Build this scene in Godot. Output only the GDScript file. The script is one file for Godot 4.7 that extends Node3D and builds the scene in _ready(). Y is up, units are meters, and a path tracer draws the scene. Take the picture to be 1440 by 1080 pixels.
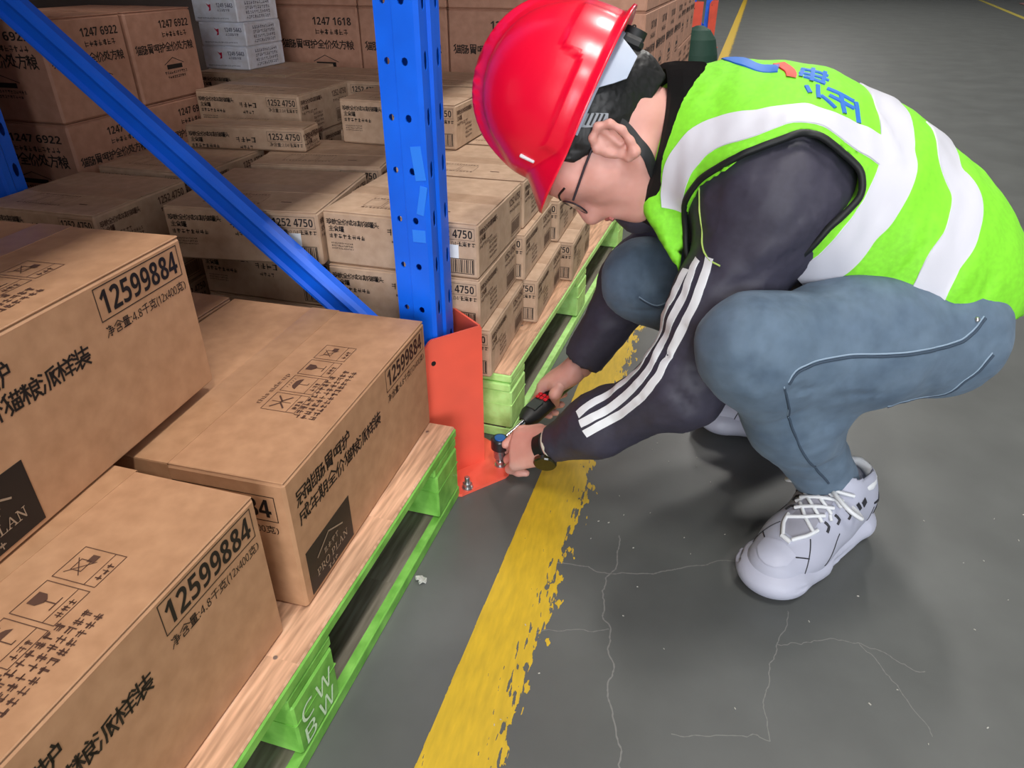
extends Node3D
# A warehouse aisle: a crouching worker tightens an anchor bolt of a rack guard with a torque wrench. Units are metres, y is up,
# x points from the rack into the aisle, z points along the aisle towards the camera; the near pallet's outer far corner is the origin.

var M := {}          # materials
var used := {}       # names given so far
var rng := RandomNumberGenerator.new()


func _ready() -> void:
	rng.seed = 20240611
	camera_and_light()
	make_materials()
	hall()
	rack()
	pallets()
	near_cartons()
	second_pallet_cartons()
	back_cartons()
	far_things()
	worker()
	wrench()


func camera_and_light() -> void:
	var cam := Camera3D.new()
	cam.name = "camera"
	cam.position = Vector3(0.3791, 0.8335, 0.9385)
	cam.rotation = Vector3(-0.5368, 0.2905, 0.0012)
	cam.fov = 56.617
	cam.near = 0.02
	cam.far = 200.0
	add_child(cam)
	cam.current = true
	var env := Environment.new()
	env.background_mode = Environment.BG_COLOR
	env.background_color = Color(0.55, 0.6, 0.66)
	env.tonemap_mode = Environment.TONE_MAPPER_LINEAR
	env.tonemap_exposure = 1.0
	env.sdfgi_enabled = true
	env.ssao_enabled = true
	env.ssil_enabled = true
	var we := WorldEnvironment.new()
	we.name = "environment"
	we.environment = env
	add_child(we)
	# the hall's long light fittings: two rows over the aisle
	for z in LAMP_Z:
		for x in LAMP_X:
			lamp(Vector3(x, LAMP_Y, z))
	daylight()


const LAMP_Y := 6.2
const LAMP_Z := [6.5, 2.5, -1.5, -5.5, -9.5, -13.5, -17.5]
const LAMP_X := [1.5]
var lamp_energy := 15.0


func lamp(at: Vector3) -> void:
	var o := thing("ceiling_light", "long white ceiling light hanging under the hall roof out of the picture", "light", at, 0.0, "long ceiling lights above the aisle")
	var mb := MB.new()
	mb.box(Vector3(0, 0.05, 0), Vector3(0.5, 0.06, 1.5), 0.01)
	obj("housing", mb, flat_mat("lamp_housing", Color(0.8, 0.8, 0.8), 0.5), o)
	var d := MB.new()
	d.box(Vector3(0, 0.012, 0), Vector3(0.46, 0.012, 1.46), 0.003)
	if not M.has("lamp_glow"):
		var m := StandardMaterial3D.new()
		m.albedo_color = Color(0.9, 0.9, 0.9)
		m.emission_enabled = true
		m.emission = Color(1.0, 0.98, 0.95)
		m.emission_energy_multiplier = 5.0
		M["lamp_glow"] = m
	obj("diffuser", d, M["lamp_glow"], o)
	var l := AreaLight3D.new()
	l.name = "lamp_light"
	l.area_size = Vector2(0.46, 1.46)
	l.light_color = Color(1.0, 0.985, 0.96)
	l.light_energy = lamp_energy
	l.area_range = 60.0
	l.shadow_enabled = true
	l.position = Vector3(0, -0.004, 0)
	l.rotation.x = -PI / 2
	o.add_child(l)


func daylight() -> void:
	# a wide translucent gate in the end wall behind the photographer lets daylight into the aisle
	var m := StandardMaterial3D.new()
	m.albedo_color = Color(0.9, 0.92, 0.95)
	m.emission_enabled = true
	m.emission = Color(0.96, 0.98, 1.0)
	m.emission_energy_multiplier = 2.0
	M["gate_glow"] = m
	var mb := MB.new()
	mb.box(Vector3.ZERO, Vector3(6.0, 4.0, 0.04), 0.005)
	var o := struct("door_1", mb, m, "wide translucent gate letting in daylight, behind the photographer", "gate")
	o.position = Vector3(3.2, 2.6, 9.97)
	var l := AreaLight3D.new()
	l.name = "gate_daylight"
	l.area_size = Vector2(6.0, 4.0)
	l.light_color = Color(0.97, 0.985, 1.0)
	l.light_energy = 62.0
	l.area_range = 60.0
	l.shadow_enabled = true
	l.position = Vector3(0, 0, -0.03)
	o.add_child(l)


func flat_mat(key: String, c: Color, rough := 0.6, metal := 0.0) -> StandardMaterial3D:
	if not M.has(key):
		var m := StandardMaterial3D.new()
		m.resource_name = key
		m.albedo_color = c
		m.roughness = rough
		m.metallic = metal
		M[key] = m
	return M[key]


func noise_tex(freq: float, oct: int, lo: Color, hi: Color, size := 512, kind := FastNoiseLite.TYPE_SIMPLEX_SMOOTH, sd := 1, mid := 0.5) -> NoiseTexture2D:
	var f := FastNoiseLite.new()
	f.noise_type = kind
	f.seed = sd
	f.frequency = freq
	f.fractal_octaves = oct
	var g := Gradient.new()
	g.offsets = PackedFloat32Array([0.0, mid, 1.0])
	g.colors = PackedColorArray([lo, lo.lerp(hi, 0.5), hi])
	var t := NoiseTexture2D.new()
	t.width = size
	t.height = size
	t.seamless = true
	t.noise = f
	t.color_ramp = g
	return t


func streak_tex(lo: Color, hi: Color, sd: int, across: float, along: float, size := 256) -> ImageTexture:
	# streaks that run along v: board grain, brushed card
	var f := FastNoiseLite.new()
	f.seed = sd
	f.frequency = 1.0
	f.fractal_octaves = 3
	var im := Image.create(size, size, false, Image.FORMAT_RGB8)
	for y in size:
		for x in size:
			var u := float(x) / size
			var v := float(y) / size
			var k := 0.5 + 0.9 * f.get_noise_2d(u * across, v * along)
			var k2 := 0.5 + 0.9 * f.get_noise_2d((u - 1.0) * across, v * along)
			k = lerpf(k, k2, smoothstep(0.85, 1.0, u))
			im.set_pixel(x, y, lo.lerp(hi, clampf(k, 0.0, 1.0)))
	return ImageTexture.create_from_image(im)


func tri(m: StandardMaterial3D, s: float, world := false) -> StandardMaterial3D:
	m.uv1_triplanar = true
	m.uv1_world_triplanar = world
	m.uv1_scale = Vector3(s, s, s)
	return m


func mat(key: String, c: Color, rough: float, tex: Texture2D = null, s := 1.0, metal := 0.0) -> StandardMaterial3D:
	var m := flat_mat(key, c, rough, metal)
	if tex:
		m.albedo_texture = tex
		tri(m, s)
	return m


func make_materials() -> void:
	var card := noise_tex(0.02, 4, Color(0.9, 0.88, 0.86), Color(1, 1, 1), 512, FastNoiseLite.TYPE_SIMPLEX_SMOOTH, 3)
	mat("carton", Color(0.74, 0.565, 0.425), 0.62, card, 3.0)
	mat("carton_pale", Color(0.79, 0.672, 0.57), 0.62, card, 3.0)
	mat("carton_red", Color(0.765, 0.575, 0.485), 0.65, card, 3.0)
	mat("tape", Color(0.73, 0.565, 0.43), 0.3, card, 3.0)
	mat("tape_pale", Color(0.755, 0.635, 0.535), 0.4, card, 3.0)
	flat_mat("ink", Color(0.11, 0.085, 0.08), 0.6)
	flat_mat("ink_brown", Color(0.33, 0.22, 0.17), 0.6)
	flat_mat("ink_black", Color(0.07, 0.055, 0.055), 0.5)
	flat_mat("ink_gold", Color(0.6, 0.52, 0.44), 0.5)
	flat_mat("ink_red", Color(0.75, 0.1, 0.25), 0.5)
	flat_mat("ink_grey", Color(0.33, 0.34, 0.42), 0.5)
	flat_mat("label_white", Color(0.93, 0.94, 0.95), 0.5)
	mat("carton_white", Color(0.93, 0.95, 1.0), 0.45, card, 3.0)
	var grain := streak_tex(Color(0.78, 0.74, 0.7), Color(1.05, 1.02, 1.0), 5, 26.0, 2.0)
	mat("wood", Color(0.88, 0.72, 0.60), 0.7, grain, 4.0)
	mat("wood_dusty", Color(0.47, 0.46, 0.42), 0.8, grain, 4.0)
	var paint := noise_tex(0.012, 4, Color(0.62, 0.72, 0.55), Color(1, 1, 1), 512, FastNoiseLite.TYPE_SIMPLEX_SMOOTH, 8, 0.45)
	mat("green", Color(0.56, 0.82, 0.38), 0.5, paint, 3.0)
	mat("green_pale", Color(0.74, 0.95, 0.58), 0.55, noise_tex(0.02, 4, Color(0.84, 0.88, 0.78), Color(1.08, 1.03, 1.06), 512, FastNoiseLite.TYPE_SIMPLEX_SMOOTH, 9, 0.45), 3.0)
	flat_mat("spray", Color(0.82, 0.92, 0.78), 0.7)
	var steel := noise_tex(0.015, 3, Color(0.86, 0.88, 0.9), Color(1, 1, 1), 256, FastNoiseLite.TYPE_SIMPLEX_SMOOTH, 11)
	mat("rack_blue", Color(0.04, 0.42, 0.97), 0.36, steel, 2.0)
	flat_mat("rack_blue_light", Color(0.15, 0.50, 0.96), 0.4)
	mat("rack_inside", Color(0.02, 0.10, 0.30), 0.6)
	mat("orange", Color(1.0, 0.40, 0.31), 0.42, steel, 2.0)
	flat_mat("zinc", Color(0.75, 0.75, 0.76), 0.28, 0.95)
	flat_mat("chrome", Color(0.85, 0.86, 0.88), 0.12, 1.0)
	flat_mat("rubber", Color(0.06, 0.06, 0.065), 0.55)
	var fl := noise_tex(0.006, 5, Color(0.88, 0.88, 0.88), Color(1.0, 1.0, 1.0), 1024, FastNoiseLite.TYPE_SIMPLEX_SMOOTH, 21)
	var fm := flat_mat("floor", Color(0.402, 0.412, 0.405), 0.40)
	fm.albedo_texture = fl
	tri(fm, 0.5, true)
	fm.detail_enabled = true
	fm.detail_blend_mode = BaseMaterial3D.BLEND_MODE_MUL
	fm.detail_albedo = noise_tex(0.03, 5, Color(0.93, 0.93, 0.93), Color(1.0, 1.0, 1.0), 512, FastNoiseLite.TYPE_SIMPLEX_SMOOTH, 22)
	fm.detail_uv_layer = BaseMaterial3D.DETAIL_UV_1
	fm.metallic_specular = 0.5
	var rt := noise_tex(0.008, 4, Color(0.9, 0.9, 0.9), Color(1.0, 1.0, 1.0), 512, FastNoiseLite.TYPE_SIMPLEX_SMOOTH, 23)
	fm.roughness_texture = rt
	flat_mat("crack", Color(0.495, 0.495, 0.485), 0.6)
	flat_mat("wall", Color(0.78, 0.79, 0.8), 0.8)
	flat_mat("ceiling", Color(0.82, 0.82, 0.82), 0.8)
	flat_mat("dark_green", Color(0.10, 0.24, 0.19), 0.7)


# ---------------------------------------------------------------- mesh building
class MB:
	var v := PackedVector3Array()
	var n := PackedVector3Array()
	var uv := PackedVector2Array()
	var ix := PackedInt32Array()

	func vert(p: Vector3, nn: Vector3, t := Vector2.ZERO) -> int:
		v.append(p)
		n.append(nn)
		uv.append(t)
		return v.size() - 1

	func face(a: int, b: int, c: int) -> void:      # counter-clockwise seen from outside
		ix.append(a)
		ix.append(c)
		ix.append(b)

	func poly(pts: Array, nn := Vector3.ZERO) -> void:   # a flat convex polygon, counter-clockwise from outside
		var q: Vector3 = nn
		if q == Vector3.ZERO:
			q = (pts[1] - pts[0]).cross(pts[2] - pts[0]).normalized()
		var s := v.size()
		for p in pts:
			vert(p, q)
		for i in range(1, pts.size() - 1):
			face(s, s + i, s + i + 1)

	func box(c: Vector3, size: Vector3, bevel := 0.0, b := Basis()) -> void:
		var h := size / 2
		var k := minf(bevel, minf(h.x, minf(h.y, h.z)) * 0.9)
		var ax := [Vector3.RIGHT, Vector3.UP, Vector3.BACK]
		for i in 3:
			for s in [-1.0, 1.0]:
				var w: Vector3 = ax[i] * s
				var p: Vector3 = ax[(i + 1) % 3]
				var q: Vector3 = ax[(i + 2) % 3]
				var o: Vector3 = w * h[i]
				var hp: Vector3 = p * (h[(i + 1) % 3] - k)
				var hq: Vector3 = q * (h[(i + 2) % 3] - k)
				var r := [o - hp - hq, o + hp - hq, o + hp + hq, o - hp + hq]
				if s < 0:
					r.reverse()
				poly([c + b * r[0], c + b * r[1], c + b * r[2], c + b * r[3]])
		if k <= 0.0:
			return
		for i in 3:      # the twelve edges
			var w: Vector3 = ax[i]
			var p: Vector3 = ax[(i + 1) % 3]
			var q: Vector3 = ax[(i + 2) % 3]
			var hw: float = h[i] - k
			var hp: float = h[(i + 1) % 3]
			var hq: float = h[(i + 2) % 3]
			for s in [-1.0, 1.0]:
				for t in [-1.0, 1.0]:
					var a: Vector3 = p * hp * s + q * (hq - k) * t
					var d: Vector3 = p * (hp - k) * s + q * hq * t
					var r := [a - w * hw, a + w * hw, d + w * hw, d - w * hw]
					if s * t > 0:
						r.reverse()
					poly([c + b * r[0], c + b * r[1], c + b * r[2], c + b * r[3]], b * (p * s + q * t).normalized())
		for sx in [-1.0, 1.0]:
			for sy in [-1.0, 1.0]:
				for sz in [-1.0, 1.0]:
					var e := Vector3(sx, sy, sz)
					var r := [Vector3(h.x, h.y - k, h.z - k) * e, Vector3(h.x - k, h.y, h.z - k) * e, Vector3(h.x - k, h.y - k, h.z) * e]
					if sx * sy * sz < 0:
						r.reverse()
					poly([c + b * r[0], c + b * r[1], c + b * r[2]])

	func tube(path: Array, r: Variant, seg := 8, cap := true, squash := 1.0, hint := Vector3.UP) -> void:
		var m := path.size()
		var rows := []
		var up := hint
		for i in m:
			var t: Vector3 = (path[mini(i + 1, m - 1)] - path[maxi(i - 1, 0)]).normalized()
			var side := t.cross(up)
			if side.length() < 0.01:
				side = t.cross(Vector3(0.3, 0.5, 0.8))
			side = side.normalized()
			up = side.cross(t).normalized()
			var rad: float = r if r is float else r[i]
			var row := []
			for j in seg:
				var a := TAU * j / seg
				var o := side * cos(a) * rad + up * sin(a) * rad * squash
				row.append(vert(path[i] + o, (side * cos(a) * squash + up * sin(a)).normalized(), Vector2(float(j) / seg, float(i) / m)))
			rows.append(row)
			if cap and (i == 0 or i == m - 1):
				var q := t * (-1.0 if i == 0 else 1.0)
				var s := v.size()
				for j in seg:
					vert(v[row[j]], q)
				for j in range(1, seg - 1):
					if i == 0:
						face(s, s + j, s + j + 1)
					else:
						face(s, s + j + 1, s + j)
		for i in m - 1:
			for j in seg:
				var k := (j + 1) % seg
				face(rows[i][j], rows[i + 1][j], rows[i + 1][k])
				face(rows[i][j], rows[i + 1][k], rows[i][k])

	func lathe(profile: Array, seg: int, x := Transform3D()) -> void:    # profile of Vector2(radius, height), bottom to top
		var m := profile.size()
		for i in m - 1:
			var a: Vector2 = profile[i]
			var b: Vector2 = profile[i + 1]
			var nn := Vector2(b.y - a.y, a.x - b.x).normalized()
			var s := v.size()
			for j in seg + 1:
				var g := TAU * j / seg
				var e := Vector3(cos(g), 0, sin(g))
				var q := x.basis * (e * nn.x + Vector3.UP * nn.y)
				vert(x * (e * a.x + Vector3.UP * a.y), q.normalized())
				vert(x * (e * b.x + Vector3.UP * b.y), q.normalized())
			for j in seg:
				var k := s + j * 2
				face(k, k + 1, k + 3)
				face(k, k + 3, k + 2)

	func prism(pts: PackedVector2Array, depth: float, x := Transform3D()) -> void:    # outline in x, y (counter-clockwise); thickness along +z
		var t := Geometry2D.triangulate_polygon(pts)
		for s in [0.0, 1.0]:
			var at := v.size()
			for p in pts:
				vert(x * Vector3(p.x, p.y, depth * s), (x.basis.z * (1.0 if s > 0 else -1.0)).normalized(), p)
			for i in range(0, t.size(), 3):
				var a := pts[t[i]]
				var ccw := (pts[t[i + 1]] - a).cross(pts[t[i + 2]] - a) > 0
				if ccw == (s > 0):
					face(at + t[i], at + t[i + 1], at + t[i + 2])
				else:
					face(at + t[i], at + t[i + 2], at + t[i + 1])
		for i in pts.size():
			var a := pts[i]
			var b := pts[(i + 1) % pts.size()]
			poly([x * Vector3(a.x, a.y, 0), x * Vector3(b.x, b.y, 0), x * Vector3(b.x, b.y, depth), x * Vector3(a.x, a.y, depth)])

	func flat(pts: PackedVector2Array, x: Transform3D) -> void:      # a printed patch facing +z of x
		var t := Geometry2D.triangulate_polygon(pts)
		var at := v.size()
		for p in pts:
			vert(x * Vector3(p.x, p.y, 0), x.basis.z.normalized(), p)
		for i in range(0, t.size(), 3):
			var a := pts[t[i]]
			if (pts[t[i + 1]] - a).cross(pts[t[i + 2]] - a) > 0:
				face(at + t[i], at + t[i + 1], at + t[i + 2])
			else:
				face(at + t[i], at + t[i + 2], at + t[i + 1])

	func rect(x0: float, y0: float, x1: float, y1: float, x: Transform3D) -> void:
		poly([x * Vector3(x0, y0, 0), x * Vector3(x1, y0, 0), x * Vector3(x1, y1, 0), x * Vector3(x0, y1, 0)])

	func frame(x0: float, y0: float, x1: float, y1: float, w: float, x: Transform3D) -> void:
		rect(x0, y0, x1, y0 + w, x)
		rect(x0, y1 - w, x1, y1, x)
		rect(x0, y0 + w, x0 + w, y1 - w, x)
		rect(x1 - w, y0 + w, x1, y1 - w, x)

	func line(a: Vector2, b: Vector2, w: float, x: Transform3D) -> void:
		var d := (b - a).normalized() * w / 2
		var s := Vector2(-d.y, d.x)
		var e := [a - d + s, a - d - s, b + d - s, b + d + s]
		poly([x * Vector3(e[0].x, e[0].y, 0), x * Vector3(e[1].x, e[1].y, 0), x * Vector3(e[2].x, e[2].y, 0), x * Vector3(e[3].x, e[3].y, 0)])

	func add(m: ArrayMesh, x: Transform3D) -> void:
		var s := m.surface_get_arrays(0)
		var at := v.size()
		for i in s[Mesh.ARRAY_VERTEX].size():
			vert(x * s[Mesh.ARRAY_VERTEX][i], (x.basis * s[Mesh.ARRAY_NORMAL][i]).normalized())
		for i in s[Mesh.ARRAY_INDEX]:
			ix.append(at + i)

	func mesh() -> ArrayMesh:
		var s := []
		s.resize(Mesh.ARRAY_MAX)
		s[Mesh.ARRAY_VERTEX] = v
		s[Mesh.ARRAY_NORMAL] = n
		s[Mesh.ARRAY_TEX_UV] = uv
		s[Mesh.ARRAY_INDEX] = ix
		var m := ArrayMesh.new()
		m.add_surface_from_arrays(Mesh.PRIMITIVE_TRIANGLES, s)
		return m


func numbered(called: String) -> String:
	var k: int = used.get(called, 0)
	used[called] = k + 1
	return called if k == 0 else "%s_%03d" % [called, k]


func thing(called: String, label: String, category: String, at := Vector3.ZERO, turn := 0.0, group := "") -> Node3D:
	var o := Node3D.new()
	o.name = numbered(called)
	add_child(o)
	o.position = at
	o.rotation.y = turn
	tag(o, label, category, group)
	return o


func tag(o: Node, label: String, category: String, group := "") -> void:
	o.set_meta("label", label)
	o.set_meta("category", category)
	if group:
		o.set_meta("group", group)


func obj(called: String, shape: Variant, m: Material, parent: Node = null) -> MeshInstance3D:
	var o := MeshInstance3D.new()
	o.mesh = shape.mesh() if shape is MB else shape
	o.material_override = m
	if parent == null:
		o.name = numbered(called)
		add_child(o)
	else:
		o.name = called
		parent.add_child(o, true)
	return o


func struct(called: String, shape: Variant, m: Material, label: String, category: String) -> MeshInstance3D:
	var o := obj(called, shape, m)
	tag(o, label, category)
	o.set_meta("kind", "structure")
	return o


func dup(o: Node3D, called: String, at: Vector3, turn: float, label := "", group := "") -> Node3D:
	var c: Node3D = o.duplicate()
	c.name = numbered(called)
	add_child(c)
	c.position = at
	c.rotation = Vector3(0, turn, 0)
	if label:
		c.set_meta("label", label)
	if group:
		c.set_meta("group", group)
	return c


# ---------------------------------------------------------------- printing
# Characters as brush strokes: each stroke is a chain of grid points, two hexadecimal digits each (x to the right, y down).
const GLYPH := {
	"猫": "5013 3146596d4f 561b 73f3 9195 d1d5 87e7ee8e87 b7be 8aea",
	"粮": "1234 5243 0565 313f 350b 356b b0c1 838f 83e3e9 86e6 89e9 8fbd a9ff edbb",
	"派": "1132 0526 1f3a e172 727a6f e4a5 a4ae aecc d5b8 b5ff",
	"样": "0464 313f 340a 346a 81a3 e1c3 74f4 88e8 6cfc b4bf",
	"装": "0123 0536 4047 63f3 a0a7 77e7 19f9 7889 790e 5a5f 5f8d 8aef ebac",
	"冠": "1411f1f4 2575 1888 480f 684e4f7f 87f7 d4df dfbe a9bb",
	"能": "4014 1464 5266 181f 1868 686f 6f4e 1b6b 1d6d 9096 96e6 e6e4 e193 989e 9eee eeec e99b",
	"肠": "1151 515f 5f3e 111b0f 1555 1959 72c2 c287 87e7 e7ed edbf a77d d78f",
	"胃": "20d0d72720 7077 24d4 393f 39c9 c9cf cfae 3bcb 3dcd",
	"呵": "13535a1a13 62f2 d2df dfbe 75b5bb7b75",
	"护": "0464 313f 3f1e 0a67 b0c2 83e3e888 838a6f",
	"成": "13e3 131a0f 2777 777c 7c5b a0a8cdfe feeb e58e c0e2",
	"年": "4116 43e3 48d8 484c 1cfc 939f",
	"期": "0262 202a 505a 2555 2858 0b7b 2c0f 4c6f 92e2 e2ef efce 92998f 96e6 9aea",
	"全": "8006 80f6 37c7 777e 3aca 1efe",
	"价": "5008 343f a157 a1f7 898b6f c8cf",
	"处": "4108 3292 92590e 348cfe b0bb b5e8",
	"方": "7082 13f3 73591f 67d7 d7bf bf9e",
	"罐": "3013 2262 0666 323d 1a1d 1d6d 6a6d 71f1 9093 d0d3 74a4a77774 b4e4e7b7b4 8869 7a7f 79f9 b9bf 7beb 7ded 7fff",
	"头": "3153 1536 80881f 19f9 9bef",
	"主": "7091 24d4 39c9 1efe 848e",
	"食": "8006 80f6 46b6bb 464e7c 49b9 4bbb 7bef dbac",
	"净": "1133 0f3a 7042 62a2 a274 55c5 c5cb 48f8 5bcb 858f 8f6e",
	"含": "8005 80f5 55b5 47c7 c79a 3bcbcf3f3b",
	"量": "31c1c53531 33c3 06f6 38c8cc3c38 3aca 878f 2ede 0fff",
	"千": "c122 07f7 818f",
	"克": "8084 12f2 35c5ca3a35 6a5d0f 9a9eeeec",
	"珍": "0262 0767 0c6c 323c a066 a0f6 b679 d87d ea6f",
	"致": "0262 4217 1767 5467 0a6a 373e 0e7e a077 94f4 d46f 85ef",
}
var text_meshes := {}


func hanzi(mb: MB, text: String, x: Transform3D, left: float, base: float, size: float, weight := 0.11, pitch := 1.06) -> void:
	for i in text.length():
		var g: String = GLYPH.get(text[i], "")
		for stroke in g.split(" ", false):
			for k in range(0, stroke.length() - 2, 2):
				var a := Vector2(stroke[k].hex_to_int(), 15 - stroke[k + 1].hex_to_int()) / 15.0 * size
				var b := Vector2(stroke[k + 2].hex_to_int(), 15 - stroke[k + 3].hex_to_int()) / 15.0 * size
				var o := Vector2(left + i * size * pitch, base)
				mb.line(o + a, o + b, size * weight, x)


func write(mb: MB, text: String, x: Transform3D, left: float, base: float, width: float, height: float, serif := false, weight := 700) -> void:
	var key := "%s/%s/%d" % [text, serif, weight]
	if not text_meshes.has(key):
		var f := SystemFont.new()
		f.font_names = PackedStringArray(["Droid Serif" if serif else "Droid Sans"])
		f.font_weight = weight
		var t := TextMesh.new()
		t.text = text
		t.font = f
		t.font_size = 48
		t.pixel_size = 0.01
		t.depth = 0.0
		t.curve_step = 2.0
		var am := ArrayMesh.new()
		am.add_surface_from_arrays(Mesh.PRIMITIVE_TRIANGLES, t.get_mesh_arrays())
		text_meshes[key] = am
	var m: ArrayMesh = text_meshes[key]
	var bb := m.get_aabb()
	var k := Vector3(width / bb.size.x, height / bb.size.y, 1.0)
	mb.add(m, x * Transform3D(Basis.from_scale(k), Vector3(left - bb.position.x * k.x, base - bb.position.y * k.y, 0)))


func small_print(mb: MB, x: Transform3D, left: float, base: float, width: float, size: float, sd: int) -> void:
	# a line too small to read: little blocks of strokes
	var r := RandomNumberGenerator.new()
	r.seed = sd
	var u := left
	while u < left + width - size * 0.8:
		for k in 2 + r.randi() % 2:
			var y := base + size * (0.08 + 0.8 * r.randf())
			mb.line(Vector2(u + size * 0.1, y), Vector2(u + size * (0.6 + 0.25 * r.randf()), y), size * 0.13, x)
		for k in 1 + r.randi() % 2:
			var w := u + size * (0.15 + 0.6 * r.randf())
			mb.line(Vector2(w, base + size * 0.05), Vector2(w + size * 0.1 * (r.randf() - 0.5), base + size * 0.9), size * 0.14, x)
		u += size * 1.06


func facing(n: Vector3, up: Vector3, at: Vector3) -> Transform3D:     # a plane to print on: x runs right, y runs up, z comes out
	return Transform3D(Basis(up.cross(n).normalized(), up.normalized(), n.normalized()), at)


# ---------------------------------------------------------------- the hall
func slab(called: String, c: Vector3, size: Vector3, m: Material, label: String, category: String) -> MeshInstance3D:
	var mb := MB.new()
	mb.box(Vector3.ZERO, size, 0.0)
	var o := struct(called, mb, m, label, category)
	o.position = c
	return o


func hall() -> void:
	var fl := slab("floor", Vector3(1, -0.1, -10), Vector3(20, 0.2, 40), M["floor"], "smooth grey concrete floor of the warehouse with fine cracks", "floor")
	slab("ceiling", Vector3(1, 7.1, -10), Vector3(20, 0.2, 40), M["ceiling"], "pale roof of the warehouse hall out of the picture", "ceiling")
	slab("wall_left", Vector3(-9.1, 3.5, -10), Vector3(0.2, 7.2, 40), M["wall"], "pale hall wall behind the racks out of the picture", "wall")
	slab("wall_right", Vector3(11.1, 3.5, -10), Vector3(0.2, 7.2, 40), M["wall"], "pale hall wall across the aisle out of the picture", "wall")
	slab("wall_back", Vector3(1, 3.5, -30.1), Vector3(20, 7.2, 0.2), M["wall"], "pale hall wall at the far end of the aisle out of the picture", "wall")
	slab("wall_front", Vector3(1, 3.5, 10.1), Vector3(20, 7.2, 0.2), M["wall"], "pale hall wall behind the photographer out of the picture", "wall")
	# fine cracks in the concrete
	var cracks := [
		[Vector3(0.29, 0, 0.02), Vector3(0.30, 0, 0.10), Vector3(0.285, 0, 0.17), Vector3(0.315, 0, 0.24), Vector3(0.33, 0, 0.33), Vector3(0.37, 0, 0.44), Vector3(0.385, 0, 0.55)],
		[Vector3(0.20, 0, 0.12), Vector3(0.25, 0, 0.11), Vector3(0.30, 0, 0.11), Vector3(0.36, 0, 0.095), Vector3(0.42, 0, 0.055), Vector3(0.50, 0, 0.02)],
		[Vector3(0.19, 0, 0.27), Vector3(0.25, 0, 0.245), Vector3(0.305, 0, 0.225)],
		[Vector3(0.56, 0, 0.12), Vector3(0.54, 0, 0.18), Vector3(0.53, 0, 0.26), Vector3(0.535, 0, 0.33), Vector3(0.42, 0, 0.36)],
		[Vector3(0.54, 0, 0.18), Vector3(0.60, 0, 0.16), Vector3(0.66, 0, 0.14), Vector3(0.74, 0, 0.17)],
		[Vector3(0.66, 0, 0.14), Vector3(0.70, 0, 0.21), Vector3(0.73, 0, 0.27)],
	]
	var f := FastNoiseLite.new()
	f.seed = 4
	f.frequency = 14.0
	for i in cracks.size():
		var mb := MB.new()
		var c := Curve3D.new()
		c.bake_interval = 0.006
		for p in cracks[i]:
			c.add_point(p)
		var pts := c.get_baked_points()
		for k in pts.size() - 1:
			var a := pts[k] + Vector3(f.get_noise_3dv(pts[k]), 0, f.get_noise_3dv(pts[k] + Vector3(3, 0, 0))) * 0.014
			var b := pts[k + 1] + Vector3(f.get_noise_3dv(pts[k + 1]), 0, f.get_noise_3dv(pts[k + 1] + Vector3(3, 0, 0))) * 0.014
			var w := (0.0009 if i < 2 else 0.0006) * (0.7 + 0.6 * absf(sin(k * 1.7)))
			var s := (b - a).normalized().cross(Vector3.UP) * w
			mb.poly([a - s, a + s, b + s, b - s], Vector3.UP)
		var o := obj("crack", mb, M["crack"], fl)
		o.position = Vector3(-1, 0.1003, 10)
	var mb := MB.new()      # crumbs and paint flecks lying about
	for k in 90:
		var a := Vector3(0.16 + 0.95 * rng.randf(), 0.0008, -0.35 + 1.0 * rng.randf())
		var r := 0.0008 + 0.0016 * rng.randf() * rng.randf()
		var t := rng.randf() * TAU
		mb.box(a, Vector3(r * 2.4, 0.0012, r), 0.0, Basis(Vector3.UP, t))
	var o := obj("floor_crumbs", mb, flat_mat("crumbs", Color(0.72, 0.71, 0.68), 0.8), fl)
	o.position = Vector3(-1, 0.1, 10)
	o.set_meta("kind", "stuff")
	floor_line()


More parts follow.
